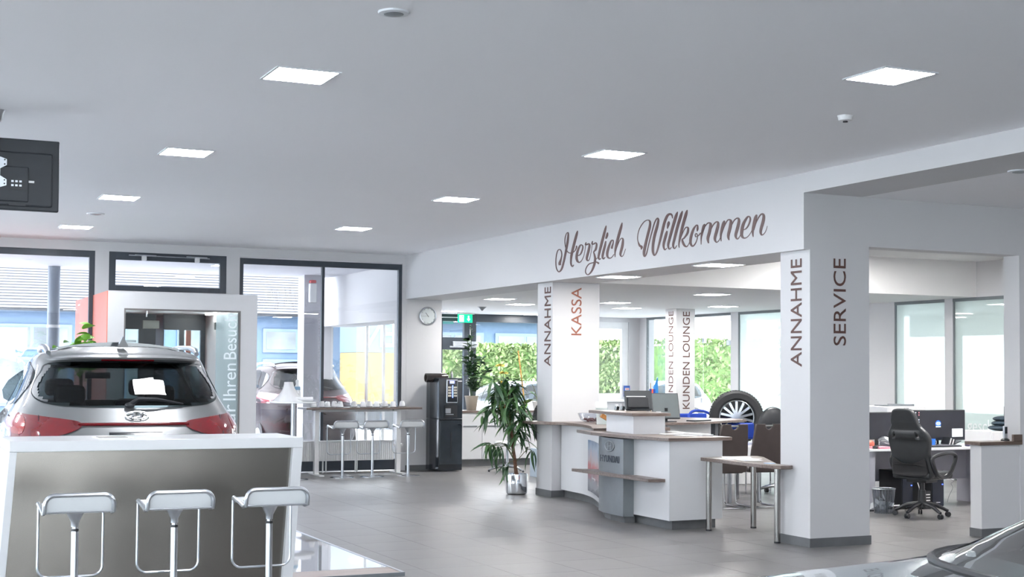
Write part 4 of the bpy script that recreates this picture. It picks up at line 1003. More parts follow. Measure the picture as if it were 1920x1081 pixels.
clusters = [((-.13, 0, 1.42), 20, .05), ((-.05, .05, 1.32), 20, .1), ((-.22, 0, 1.3), 22, .12), ((-.12, -.1, 1.15), 24, .14), ((-.04, -.05, 1.08), 24, .12), ((-.26, .02, 1.08), 20, .14), ((-.08, 0, .9), 22, .12), ((.03, -.06, .95), 14, .09), ((-.02, 0, .78), 16, .09), ((-.28, -.02, 1.42), 10, .06)]
stems = MB()
for (cc, n, sp) in clusters:
    cc = (cc[0]*1.35+.03, cc[1], cc[2]*1.06); n = int(n*1.2)
    stems.tube([(-.08, 0, max(.5, cc[2]-.3)), ((cc[0]-.08)/2, 0, cc[2]-.12), cc], .006, 6)
    for i in range(n):
        put_leaf(rnd.choice(LM), fp, (cc[0]+rnd.gauss(0, sp*.5), cc[1]+rnd.gauss(0, sp*.5), cc[2]+rnd.gauss(0, sp*.5)), rnd.uniform(0, 2*pi), rnd.uniform(-.1, .95) if i % 5 else -rnd.uniform(.2, .9), rnd.gauss(0, .3), rnd.uniform(.75, 1.15))
for (cc, n) in (((-.40, -.05, .66), 17), ((-.27, .0, .62), 12), ((.17, -.12, .58), 8), ((-.12, .02, .42), 6)):
    stems.tube(spline([(-.02, 0, .42), ((cc[0])*.55, cc[1], cc[2]+.02), cc], 5), .005, 6)
    for i in range(n): put_leaf(rnd.choice(LM), fp, (cc[0]+rnd.gauss(0, .03), cc[1]+rnd.gauss(0, .03), cc[2]+rnd.gauss(0, .02)), rnd.uniform(0, 2*pi), rnd.uniform(.5, 1.3) if i % 4 else -.3, rnd.gauss(0, .3), rnd.uniform(.6, .95))
stems.build('branches', mat('branch_green', (.10, .12, .06), .6), fp, local=True, smooth=True)
# pot on the sideboard with tall glossy stems
x = onY(884, 765, 22.25).x
zp = thing('stem_plant', 'tall glossy leaved plant in a beige pot beside the coffee machine', 'potted plant', (x, 22.25, ztop))
BEI = mat('beige_pot', (.33, .29, .24), .7, var=.05)
MB().lathe((0, 0, 0), [(.08, 0), (.085, .005), (.115, .23), (.122, .235), (.122, .255), (.11, .255), (.108, .22)], 28).build('pot', BEI, zp, local=True, smooth=True)
MB().cyl((0, 0, .18), .107, .05).build('soil', MATS['soil'], zp, local=True)
ZL = leaf_mesh('leaf', GREEND, .125, .055, .15, 4); ZL2 = leaf_mesh('leaf', GREEN, .125, .058, .15, 4)
b = MB(); nl = 0
for k, (dx, dy, top) in enumerate(((-.08, .02, 1.12), (-.04, -.04, 1.35), (.0, .05, .9), (.05, -.03, .8), (.22, .02, .82), (.30, -.04, .62), (-.02, .0, .7), (.1, .06, .68), (-.10, .04, .8))):
    pts = spline([(dx*.1, dy*.2, .2), (dx*.5, dy*.6, .2+top*.5), (dx, dy, .1+top)], 10); b.tube(pts, .007, 6)
    m_ = 17 if top > 1 else 14
    for i in range(m_):
        u_ = .28+.72*i/(m_-1); q = pts[min(len(pts)-1, int(u_*(len(pts)-1)))]
        for s_ in (-1, 1):
            put_leaf(ZL if (i+k) % 3 else ZL2, zp, q+Vector((0, 0, rnd.gauss(0, .02))), (0 if s_ > 0 else pi)+rnd.gauss(0, .7)+k, -.4+rnd.gauss(0, .25), rnd.gauss(0, .4), rnd.uniform(.8, 1.25)*(1 if top < 1 or u_ < .8 else .7)); nl += 1
b.build('stems', mat('stem_dark', (.03, .07, .03), .5), zp, local=True, smooth=True)
# broad leaved plant with stake and yellow flower heads
x = onY(1010, 765, 22.3).x
mp_ = thing('broad_leaf_plant', 'plant with large light green leaves and a leaning bamboo stake left of the KASSA pillar', 'potted plant', (x, 22.3, ztop))
MB().lathe((0, 0, 0), [(.09, 0), (.12, .14), (.125, .15), (.11, .15), (.1, .12)], 24).build('pot', WPLAST, mp_, local=True, smooth=True)
a0_, a1_ = onY(985, 760, 22.3)-Vector((x, 22.3, ztop)), onY(971.5, 657, 22.3)-Vector((x, 22.3, ztop))
MB().tube([(a0_.x, 0, .02), (a1_.x, 0, a1_.z)], .014, 8).build('bamboo_stake', mat('bamboo', (.50, .27, .07), .5, var=.2, scale=20), mp_, local=True, smooth=True)
BL = leaf_mesh('leaf', GREENB, .26, .2, .35, 8); BL2 = leaf_mesh('leaf', mat('leaf_pale', (.20, .40, .16), .45, var=.25), .22, .15, .3, 8)
b = MB()
for (px, py, yw, pt, me, s_) in ((990, 752, pi, .1, BL, 1), (1000, 750, 2.4, .2, BL, .9), (985, 740, 3.6, .1, BL2, .9), (1000, 706, 3.3, .3, BL2, 1.1), (975, 712, .2, .2, BL2, .8), (993, 735, 0, .2, BL2, .8), (985, 757, 4, .4, BL, .8)):
    q = onY(px, py, 22.3)-Vector((x, 22.3, ztop)); b.tube(spline([(0, 0, .12), (q.x*.4, 0, q.z*.7+.1), (q.x, 0, q.z)], 6), .005, 6); put_leaf(me, mp_, (q.x, 0, q.z), yw, pt, .3, s_)
b.build('stalks', MATS['branch_green'], mp_, local=True, smooth=True)
x = onY(942, 765, 22.2).x
yp = thing('yellow_flower_plant', 'dry yellow flower heads on thin stems behind the tall floor plant', 'potted plant', (x, 22.2, ztop))
MB().lathe((0, 0, 0), [(.07, 0), (.1, .16), (.09, .16)], 20).build('pot', mat('orange_pot', (.5, .22, .08), .6), yp, local=True, smooth=True)
b = MB(); YF = mat('yellow_flower', (.42, .33, .06), .7, var=.3)
for (px, py) in ((938, 686), (944, 700), (942, 718)):
    q = onY(px, py, 22.2)-Vector((x, 22.2, ztop)); b.tube([(0, 0, .12), (q.x*.5, 0, q.z*.6), (q.x, 0, q.z)], .005, 6); f_ = MB()
    for i in range(60):
        a = Vector([rnd.gauss(0, 1) for _ in range(3)]).normalized(); a.z = abs(a.z)*.5; e = Vector((q.x, 0, q.z))+a*.085; f_.add([(q.x, 0, q.z), e+Vector((.008, 0, .008)), e-Vector((.008, 0, .008))], [(0, 1, 2)])
    f_.build('flower_head', YF, yp, local=True)
b.build('stems', MATS['branch_green'], yp, local=True, smooth=True)
# swivel foot and tyre left of the KASSA pillar
def tyre(name, label, loc, axis_rz, r=.34, w=.23, rimm=ALU, spokes=True, tilt=0):
    t = thing(name, label, 'tyre', loc, axis_rz)
    prof = [(-w/2+.03, r*.64), (-w/2, r*.72), (-w/2, r*.9), (-w/2+.03, r*.985), (0, r), (w/2-.03, r*.985), (w/2, r*.9), (w/2, r*.72), (w/2-.03, r*.64)]
    b = MB(); seg = 48
    for (y, rr) in prof:
        for k in range(seg): a = 2*pi*k/seg; b.v.append((rr*cos(a), y, rr*sin(a)))
    for i in range(len(prof)-1):
        for k in range(seg): b.f.append((i*seg+k, i*seg+(k+1) % seg, (i+1)*seg+(k+1) % seg, (i+1)*seg+k))
    b.build('tyre_casing', RUBBER, t, local=True, smooth=True)
    b = MB()
    for k in range(60):
        a = 2*pi*k/60; rr = r*.992
        for y0 in (-w*.36, -w*.1, w*.16): b.bar((rr*cos(a), y0, rr*sin(a)), (rr*cos(a+.03), y0+w*.18, rr*sin(a+.03)), .014, .014, up=(cos(a), 0, sin(a)))
    b.build('tread_blocks', RUBBER, t, local=True, kind='stuff')
    b = MB(); rp2 = [(-w/2+.02, r*.66), (-w/2+.03, r*.6), (w/2-.03, r*.6), (w/2-.02, r*.66)]
    for (y, rr) in rp2:
        for k in range(seg): a = 2*pi*k/seg; b.v.append((rr*cos(a), y, rr*sin(a)))
    for i in range(3):
        for k in range(seg): b.f.append((i*seg+k, i*seg+(k+1) % seg, (i+1)*seg+(k+1) % seg, (i+1)*seg+k))
    b.build('rim_barrel', BLACKG, t, local=True, smooth=True)
    if spokes:
        hb = MB().tube([(0, -w*.38, 0), (0, -w*.1, 0)], r*.16, 20).build('hub', rimm, t, local=True, smooth=True)
        MB().tube([(0, -w*.12, 0), (0, w*.0, 0)], r*.61, 36).build('rim_dish', BLACKG, t, local=True)
        for k in range(7):
            for d_ in (-.14, .14):
                a = 2*pi*k/7+d_; MB().bar((r*.12*cos(a), -w*.34, r*.12*sin(a)), (r*.62*cos(a+d_*.6), -w*.3, r*.62*sin(a+d_*.6)), .034, .03, up=(0, 1, 0)).build('spoke', rimm, t, local=True)
        MB().tube([(r*.63*cos(2*pi*k/36), -w*.4, r*.63*sin(2*pi*k/36)) for k in range(36)], .008, 6, closed=True).build('rim_lip', rimm, t, local=True)
    return t
t1 = tyre('car_tyre', 'upright black tyre half hidden behind the KASSA pillar', (9.78, 19.5, .847), radians(25), .40, .24, spokes=False)
st_ = thing('tyre_stand', 'white stand with red print below the tyre left of the KASSA pillar', 'display stand', (9.7, 19.5, 0))
MB().box(9.46, 9.98, 19.36, 19.64, 0, .445).build('stand_box', mat('stand_pale_blue', (.52, .60, .68), .5), st_, bevel=.005)
text_obj('AUS', 'lettering', mat('red_print', (.6, .05, .1), .5), (9.48, 19.358, .14), (1, 0, 0), (0, 0, 1), .3, .07, st_, .002)
sf = thing('swivel_chair', 'chair on a chrome star foot hidden behind the tall floor plant', 'chair', (onZ(951, 884, 0).x, onZ(951, 884, 0).y, 0), .3)
for k in range(5):
    a = 2*pi*k/5
    MB().tube([(0, 0, .10), (.16*cos(a), .16*sin(a), .085), (.30*cos(a), .30*sin(a), .03)], [.028, .022, .014], 8).build('foot_arm', CHROME, sf, local=True, smooth=True)
    MB().ball((.30*cos(a), .30*sin(a), .018), .018).build('glide', BLACK, sf, local=True)
MB().cyl((0, 0, .09), .025, .34).build('column', CHROME, sf, local=True, smooth=True)
MB().lathe((0, 0, .42), [(.05, 0), (.2, .02), (.22, .05), (.21, .08), (.05, .09)], 24).build('seat', WPLAST, sf, local=True, smooth=True)
# ================================================================== RECEPTION DESK
rc = thing('reception_desk', 'white and grey reception desk with curved left wing, walnut top and narrow shelf', 'reception desk', (8.2, 13.5, 0))
curve = [(8.30, 16.28), (8.27, 15.9), (8.24, 15.55), (8.14, 15.15), (7.98, 14.72), (7.80, 14.3), (7.64, 13.98)]
cs = [(p_.x, p_.y) for p_ in spline([(x, y, 0) for x, y in curve], 6)]
cb = [(x+.32, y) for x, y in reversed(cs)]
MB().prism(cs+cb, .10, .955).build('curved_body', WHITEP, rc, smooth=True)
MB().prism([(x+.05, y) for x, y in cs]+[(x-.02, y) for x, y in cb], 0, .10).build('plinth', SKIRT, rc)
MB().prism([(7.64, 14.02), (7.60, 13.2), (7.60, 12.42), (8.27, 12.44), (8.27, 13.4), (8.1, 14.02)], .10, .93).build('front_body', WHITEP, rc)
MB().prism([(7.70, 14.02), (7.66, 13.2), (7.67, 12.48), (8.22, 12.50), (8.22, 13.35), (8.05, 14.0)], 0, .10).build('plinth', SKIRT, rc)
MB().bar((7.598, 12.42, .10), (7.598, 12.42, .93), .006, .006).build('edge_seam', RIM, rc)
# grey totem panel, slightly bowed
tt = [(p_.x, p_.y) for p_ in spline([(7.585, 13.93, 0), (7.52, 13.72, 0), (7.49, 13.45, 0), (7.485, 13.19, 0)], 6)]
tot = MB().prism(tt+[(7.60, 13.16), (7.605, 13.93)], .075, .915).build('grey_totem', GREYM, rc, smooth=True)
MB().prism([(7.62, 13.85), (7.56, 13.6), (7.54, 13.25), (7.64, 13.2)], 0, .075).build('totem_foot', SKIRT, tot)
EMB = mat('embossed_grey', (.33, .36, .38), .4, metal=.3); NAV = mat('navy_letters', (.02, .03, .05), .4)
a0 = onX(1131, 866, 7.483); a1 = onX(1163, 866, 7.483); zT = onX(1147, 853, 7.483).z; zB = onX(1163, 868.5, 7.483).z
text_obj('HYUNDAI', 'lettering', NAV, (7.481, 13.70, zB), (0, -1, 0), (0, 0, 1), .42, .075, tot, .004)
ov = [(7.482, 13.50+.10*cos(2*pi*i/28), zT+.10+.055*sin(2*pi*i/28)) for i in range(28)]
MB().tube(ov, .005, 6, closed=True).build('oval_logo', EMB, tot, smooth=True)
b = MB(); c_ = Vector((7.48, 13.50, zT+.10))
for d_ in ([(0, .045, -.04), (0, .03, 0), (0, .025, .042)], [(0, -.045, .04), (0, -.03, 0), (0, -.025, -.042)], [(0, .04, -.01), (0, -.04, .01)]): b.tube([c_+Vector(q) for q in d_], .006, 6)
b.build('slanted_letter', EMB, tot, smooth=True)
zs_ = onX(1180, 895, 7.45).z
sh = MB().prism([(7.40, 14.25), (7.42, 12.55), (7.60, 12.5), (7.60, 13.1), (7.5, 13.2), (7.52, 13.6), (7.62, 14.05)], zs_-.015, zs_+.018).build('narrow_shelf', TOPW, rc, bevel=.003)
# worktops
le = [(p_.x, p_.y) for p_ in spline([(7.95, 16.75, 0), (7.95, 16.45, 0), (8.0, 16.22, 0), (8.12, 16.08, 0), (8.19, 15.9, 0), (8.17, 15.55, 0), (8.06, 15.1, 0), (7.90, 14.7, 0), (7.74, 14.4, 0), (7.66, 14.2, 0)], 5)]
MB().prism(le+[(8.7, 14.2), (9.0, 15.2), (8.95, 16.28), (8.155, 16.28), (8.155, 16.78)], .955, .99).build('curved_worktop', TOPW, rc, bevel=.003)
MB().prism([(7.62, 14.55), (7.46, 13.9), (7.44, 13.15), (7.56, 12.37), (8.36, 12.39), (8.36, 12.50), (8.30, 13.6), (8.4, 14.19), (7.64, 14.19)], .93, .965).build('front_worktop', TOPW, rc, bevel=.003)
MB().prism([(7.73, 14.02), (7.645, 13.25), (8.02, 13.20), (8.12, 14.0)], .966, 1.165).build('riser_box', WHITEP, rc)
MB().prism([(7.70, 14.40), (7.60, 13.20), (8.06, 13.14), (8.28, 14.35)], 1.165, 1.198).build('riser_top', TOPW, rc, bevel=.003)
MB().box(8.12, 8.26, 12.6, 13.35, .966, .985).build('paper_ledge', WHITEP, rc)
# poster on the curved wing
def poster_mat():
    m = bpy.data.materials.new('poster_print'); m.use_nodes = True; n = m.node_tree.nodes; l = m.node_tree.links; b = n['Principled BSDF']; b.inputs['Roughness'].default_value = .25
    t = n.new('ShaderNodeTexCoord'); sp = n.new('ShaderNodeSeparateXYZ'); l.new(t.outputs['Object'], sp.inputs[0]); nz = n.new('ShaderNodeTexNoise'); nz.inputs['Scale'].default_value = 7; l.new(t.outputs['Object'], nz.inputs['Vector'])
    ad = n.new('ShaderNodeMath'); ad.operation = 'MULTIPLY_ADD'; l.new(nz.outputs['Fac'], ad.inputs[0]); ad.inputs[1].default_value = .22; l.new(sp.outputs['Z'], ad.inputs[2])
    r = n.new('ShaderNodeValToRGB'); e = r.color_ramp.elements; e[0].position = .22; e[0].color = (.13, .14, .16, 1); e[1].position = .98; e[1].color = (.05, .12, .24, 1)
    for p_, c in ((.40, (.22, .22, .25, 1)), (.52, (.30, .10, .11, 1)), (.60, (.42, .12, .12, 1)), (.68, (.42, .34, .36, 1)), (.82, (.26, .32, .42, 1))):
        q = e.new(p_); q.color = c
    l.new(ad.outputs[0], r.inputs['Fac']); l.new(r.outputs['Color'], b.inputs['Base Color']); return m
i0 = [i for i, (x, y) in enumerate(cs) if y < 15.33][0]; b = MB(); pts = cs[i0:]
for x, y in pts: b.v += [(x-.012, y, .17), (x-.012, y, .80), (x-.002, y, .17), (x-.002, y, .80)]
for i in range(len(pts)-1): o = i*4; b.f += [(o, o+1, o+5, o+4), (o+1, o+3, o+7, o+5), (o, o+4, o+6, o+2)]
ps = b.build('poster', poster_mat(), rc, smooth=True)
text_obj('Leasing', 'lettering', PAPER, (8.0, 14.86, .34), Vector((-.36, -.93, 0)).normalized(), (0, 0, 1), .3, .035, ps, .002)
# ---- things on the reception
t = thing('candy_bowl', 'clear glass bowl of dark sweets on the curved worktop', 'bowl', (8.55, 15.95, .99))
MB().lathe((0, 0, 0), [(.06, .002), (.12, .03), (.155, .09), (.16, .12), (.155, .12), (.115, .035)], 28).build('glass_bowl', glass('bowl_glass', (.9, .92, .95), .1), t, local=True, smooth=True)
sw = mat('dark_sweets', (.10, .03, .035), .3, var=.5, scale=30)
b = MB(); r2 = random.Random(3)
for i in range(26): a = r2.uniform(0, 6.28); rr = r2.uniform(0, .10); b.ball((rr*cos(a), rr*sin(a), .02+r2.uniform(0, .03)), .017, 1.3, 1, .8, 6, 4)
b.build('sweets', sw, t, local=True, kind='stuff')
t = thing('brochure_stand', 'clear acrylic brochure stand with white leaflet beside the sweets bowl', 'brochure stand', (8.35, 15.25, .99), radians(-20))
M_ = Matrix.Rotation(radians(-18), 4, 'X')
MB().box(-.07, .07, 0, .006, 0, .30).xf(M_).build('leaflet', PAPER, t, local=True); MB().box(-.08, .08, -.006, 0, 0, .22).xf(M_).build('acrylic_front', GLASSC, t, local=True); MB().box(-.08, .08, -.05, .1, 0, .004).build('acrylic_base', GLASSC, t, local=True)
t = thing('wooden_ramp', 'orange wood support leaning behind the white riser box', 'support', (8.2, 14.6, .99))
MB().bar((-.22, 0, .14), (.02, -.05, .0), .05, .05).build('wood_bar', mat('orange_wood', (.45, .20, .06), .5, var=.15, scale=20), t, local=True)
def monitor(name, label, loc, rz, tilt, w, h, screen, stand=True, zoff=.0, m=BLACK, content=None):
    t = thing(name, label, 'monitor', loc, rz); Mx = Matrix.Translation((0, 0, zoff)) @ Matrix.Rotation(tilt, 4, 'X')
    MB().box(-w/2, w/2, -.012, .02, 0, h).xf(Mx).build('housing', m, t, local=True, bevel=.006)
    s_ = MB().box(-w/2+.012, w/2-.012, -.0145, -.0125, .014, h-.012).xf(Mx).build('screen', screen, t, local=True)
    if stand:
        MB().box(-.02, .02, .02, .05, .0, zoff+h*.4).build('neck', BLACK, t, local=True); MB().box(-.12, .12, -.06, .13, 0, .012).build('stand_foot', BLACK, t, local=True, bevel=.004)
    return t, s_, Mx
SOFF = mat('screen_off_grey', (.14, .16, .165), .15, var=.03)
c = onY(1197, 771, 14.05)
t = thing('till_monitor', 'black till screen seen from behind standing on the raised reception top', 'monitor', (c.x, 14.05, 1.198), radians(-10))
w, h = .34, .235
Mx = Matrix.Translation((0, -.04, .012)) @ Matrix.Rotation(radians(-16), 4, 'X')
MB().box(-w/2, w/2, 0, .03, .0, h).xf(Mx).build('housing', mat('till_plastic', (.035, .04, .045), .35), t, local=True, bevel=.012)
MB().box(-w/2+.03, w/2-.05, -.025, 0, .02, h*.62).xf(Mx).build('rear_cover', BLACK, t, local=True, bevel=.01)
MB().box(-w/2+.02, w/2-.08, -.003, .0, h*.66, h*.70).xf(Mx).build('rear_groove', RIM, t, local=True)
MB().box(-.12, .12, -.09, .10, 0, .012).build('stand_foot', BLACK, t, local=True, bevel=.003)
# inner cashier desk with walnut top
KD = thing('cashier_desk', 'inner cashier desk with walnut top and white drawers behind the reception', 'desk', (10, 16, 0))
MB().prism([(9.12, 15.12), (9.9, 15.32), (11.02, 15.98), (11.1, 16.3), (10.6, 17.0), (9.7, 16.7)], .975, 1.005).build('worktop', TOPW, KD, bevel=.003)
MB().prism([(9.3, 15.25), (10.2, 15.62), (10.2, 16.5), (9.5, 16.5)], 0, .975).build('drawer_cabinet', WHITEP, KD)
for z in (.35, .62): MB().bar((9.75, 15.425, z), (10.1, 15.57, z), .012, .02).build('drawer_grip', GREYM, KD)
MB().box(10.45, 10.5, 15.9, 16.5, 0, .975).build('side_panel', GREYM, KD)
SC = thing('counter_screen', 'low white partition of the reception sloping down to the cashier desk', 'partition', (8.6, 14.5, 0))
MB().add([(8.42, 13.95, 0), (9.05, 15.05, 0), (9.0, 15.08, 0), (8.37, 13.98, 0), (8.42, 13.95, 1.19), (9.05, 15.05, 1.05), (9.0, 15.08, 1.05), (8.37, 13.98, 1.19)], [(0, 3, 2, 1), (4, 5, 6, 7), (0, 1, 5, 4), (1, 2, 6, 5), (2, 3, 7, 6), (3, 0, 4, 7)]).build('panel', WHITEP, SC)
c = onY(1250, 771, 15.45)
m2 = monitor('monitor', 'grey switched off flat monitor tilted back on the cashier desk', (c.x+.0, 15.45, 1.005), radians(-14), radians(-20), .37, .35, SOFF, True, .04, mat('monitor_dark', (.04, .045, .05), .35))
t = thing('keyboard', 'dark keyboard lying on the cashier desk', 'keyboard', (10.0, 15.6, 1.005), radians(25))
MB().box(-.2, .2, -.07, .07, 0, .018).build('keyboard_body', BLACK, t, local=True, bevel=.004)
# table flags
t = thing('flag_holder', 'two small blue table flags on sticks behind the till monitor', 'flags', (onY(1221, 740, 15.9).x, 15.9, 1.005))
MB().cyl((0, 0, 0), .04, .02).build('foot', BLACK, t, local=True)
MB().tube([(0, 0, 0), (-.01, 0, .50)], .005, 6).build('stick', mat('stick_wood', (.4, .25, .1), .5), t, local=True); MB().tube([(.02, 0, 0), (.09, 0, .58)], .004, 6).build('stick', ALU, t, local=True)
FB = mat('flag_blue', (.01, .05, .38), .6, var=.1); FR_ = mat('flag_red', (.7, .12, .06), .6); FLB = mat('flag_light_blue', (.02, .22, .6), .6)
f_ = MB().box(-.045, .045, -.03, -.026, .16, .42).build('flag', FB, t, local=True)
MB().box(-.012, .012, -.034, -.030, .16, .42).build('cross_bar', FR_, f_, local=True); MB().box(-.045, .045, -.034, -.030, .27, .295).build('cross_bar', FR_, f_, local=True)
MB().add([(.09, -.02, .58), (.02, -.02, .44), (.05, -.02, .36), (.10, -.02, .30), (.09, -.016, .58), (.02, -.016, .44), (.05, -.016, .36), (.10, -.016, .30)], [(0, 1, 2, 3), (7, 6, 5, 4), (0, 4, 5, 1), (1, 5, 6, 2), (2, 6, 7, 3)]).build('flag', FLB, t, local=True)
c = onY(1177, 732, YBK-.05)
t = thing('blue_notice', 'small blue notice fixed to the white far wall beside the window', 'notice', (c.x, YBK-.012, c.z))
MB().box(-.075, .075, 0, .012, -.13, .11).build('plate', mat('notice_blue', (.01, .08, .40), .4), t, local=True); MB().box(-.045, .055, -.003, 0, .01, .06).build('print_block', WPLAST, t, local=True); MB().box(-.04, .05, -.005, -.002, .025, .045).build('print_line', mat('notice_red', (.6, .05, .05), .4), t, local=True)
# papers
for k, (px, py, z, lab, w_, d_) in enumerate(((1248, 813, .966, 'white note pad on the walnut front worktop of the reception', .26, .16), (1309, 812, .966, 'loose white paper on the right end of the reception worktop', .16, .2))):
    c = onZ(px, py, z); t = thing('note_pad', lab, 'paper', (min(c.x, 8.05) if k == 0 else 8.0, min(c.y, 13.05) if k == 0 else 12.75, z), radians(10*k))
    MB().box(-w_/2, w_/2, -d_/2, d_/2, 0, .010 if k == 0 else .004).build('sheet', PAPER, t, local=True); MB().box(-w_/2, w_/2, -d_/2, d_/2, -.0, .002).build('cover', FB, t, local=True)
# pen holders at the raised top
for k, px in enumerate((1156, 1167, 1178)):
    c = onY(px, 766, 14.2); t = thing('business_card_holder', ('left', 'middle', 'right')[k]+' of three small chrome card holders on the raised reception top', 'card holder', (c.x, 14.2, 1.198))
    MB().box(-.022, .022, -.02, .02, 0, .05).xf(Matrix.Rotation(.2, 4, 'Y')).build('holder', CHROME, t, local=True, bevel=.004); MB().box(-.018, .018, -.012, .012, .05, .075).build('cards', PAPER, t, local=True)
# ================================================================== SIDE TABLE
sd = thing('side_table', 'small walnut table on three steel legs between reception and SERVICE pillar', 'table', (8.2, 11.8, 0))
tp = [(7.93, 12.34), (8.58, 12.41), (8.66, 12.35), (8.62, 12.18), (8.11, 11.24), (8.105, 10.98), (8.04, 10.94), (7.96, 10.97), (7.90, 11.2)]
MB().prism(tp, .725, .76).build('table_top', TOPW, sd, bevel=.004)
for x, y in ((7.99, 12.27), (8.57, 12.30), (8.04, 11.14)):
    l_ = MB().cyl((x, y, .015), .03, .71, 20).build('leg', mat('dark_steel_tube', (.30, .29, .28), .22, metal=1), sd, smooth=True); MB().cyl((x, y, 0), .032, .016, 20).build('foot_cap', BLACK, l_)
for k, (x, y, r_) in enumerate(((8.10, 12.05, 10), (8.22, 11.95, 35), (8.12, 11.75, -12), (8.25, 12.15, 60))):
    t = thing('leaflet', ('topmost', 'second', 'nearest', 'farthest')[k]+' of the scattered leaflets on the small walnut side table', 'leaflet', (x, y, .760+k*.0022), radians(r_), 'leaflets on the side table')
    MB().box(-.105, .105, -.15, .15, 0, .002).build('sheet', PAPER, t, local=True); MB().box(-.08, .0, -.12, .05, .002, .0024).build('print', mat('print_grey_blue', (.35, .38, .5), .6), t, local=True)
t = thing('small_card', 'pale blue card at the pillar end of the small walnut table', 'card', (8.05, 11.28, .76))
MB().box(-.035, .035, -.05, .05, 0, .006).build('card_face', mat('card_blue', (.5, .65, .85), .5), t, local=True)
# ================================================================== BROWN CANTILEVER CHAIRS
BRN = mat('brown_leatherette', (.045, .034, .032), .5, var=.1, bump=.05)
def cchair(label, loc, rz):
    t = thing('cantilever_chair', label, 'chair', loc, rz, 'brown cantilever chairs')
    w0, w1 = .168, .20; lo = []
    for i in range(13): a = pi+pi*i/12; lo.append((.062*cos(a), 1.02+.07*sin(a)*.95))
    outline = [(-w0, 1.02), *[(x, z) for x, z in lo], (w0, 1.02), (w0+.01, .95), (w0+.02, .83), (w1, .7), (w1+.004, .58), (w1+.005, .45), (-w1-.005, .45), (-w1-.004, .58), (-w1, .7), (-w0-.02, .83), (-w0-.01, .95)]
    me = flat_curve([outline], .03, .008)
    for v in me.vertices: x, z, d = v.co.x, v.co.y, v.co.z; v.co = (x, d-.20-.17*max(0, z-.45), z)
    me.materials.clear(); me.materials.append(BRN); bk = bpy.data.objects.new('backrest', me); COL.objects.link(bk); bk.parent = t
    MB().tube([(-.075, -.298, 1.005), (.075, -.298, 1.005)], .012, 8).build('grip', CHROME, t, local=True, smooth=True)
    MB().box(-.19, .19, -.21, .25, .43, .49).build('seat', BRN, t, local=True, bevel=.02)
    for s_ in (-1, 1):
        p_ = spline([(s_*.17, -.18, .44), (s_*.17, .1, .43), (s_*.17, .21, .42), (s_*.17, .235, .36), (s_*.17, .23, .1), (s_*.17, .20, .02), (s_*.17, .1, .012), (s_*.17, -.26, .012)], 5)
        MB().tube(p_, .012, 8).build('leg', CHROME, t, local=True, smooth=True)
    MB().tube([(-.17, -.26, .012), (.17, -.26, .012)], .012, 8).build('floor_bar', CHROME, t, local=True)
    return t
for px, lab, r_ in ((1371, 'left brown cantilever chair with notched backrest, partly behind the reception', -3), (1437, 'right brown cantilever chair with notched backrest beside the SERVICE pillar', -6)):
    c = onY(px, 800, 14.1); cchair(lab, (c.x, 14.3, 0), radians(r_))
# blue chair and white table behind them
t = thing('blue_chair', 'bright blue chair back between the two brown chairs', 'chair', (onY(1398, 800, 16.1).x, 16.2, 0))
BLU = mat('chair_blue', (.015, .06, .42), .5, var=.1)
MB().box(-.22, .22, 0, .04, .72, .95).build('backrest', BLU, t, local=True, bevel=.02); MB().box(-.22, .22, -.44, 0, .44, .49).build('seat', BLU, t, local=True, bevel=.02)
for x in (-.2, .2):
    for y in (-.4, .02): MB().cyl((x, y, 0), .012, .72 if y > 0 else .44, 10).build('leg', CHROME, t, local=True)
t = thing('white_table', 'white table between the brown chairs', 'table', (onY(1402, 830, 15.0).x, 15.0, 0))
MB().box(-.5, .8, -.3, .3, .70, .73).build('table_top', WHITEG, t, local=True, bevel=.003)
for x in (-.45, .0, .75):
    for y in (-.25, .25): MB().box(x-.02, x+.02, y-.02, y+.02, 0, .70).build('leg', ALU, t, local=True)
# swivel chair partly visible by the pillar
def castor_base(t, r=.3, m=BLACK, rz=0, h=.1, n=5):
    for k in range(n):
        a = 2*pi*k/n+rz
        l_ = MB().tube([(0, 0, h+.03), (r*.55*cos(a), r*.55*sin(a), h+.005), (r*cos(a), r*sin(a), .068)], [.03, .024, .018], 8).build('base_arm', m, t, local=True, smooth=True)
        for s_ in (-1, 1):
            o_ = Vector((-sin(a), cos(a), 0))*.014*s_; c = Vector((r*cos(a), r*sin(a), .03))
            MB().tube([c+o_*.3, c+o_*1.6], .029, 14).build('castor', BLACK, l_, local=True, smooth=True)
c = onY(1467, 800, 15.6)
t = thing('swivel_chair', 'black swivel chair mostly hidden behind the SERVICE pillar and the right brown chair', 'chair', (c.x-.05, 15.6, 0))
castor_base(t, .3, ALU, .3)
MB().cyl((0, 0, .1), .025, .35).build('gas_lift', BLACK, t, local=True, smooth=True); MB().box(-.24, .24, -.24, .24, .45, .52).build('seat', BLACK, t, local=True, bevel=.03)
MB().ball((.08, .26, .92), .26, .95, .22, 1.0, 20, 14).build('backrest', BLACK, t, local=True, smooth=True)
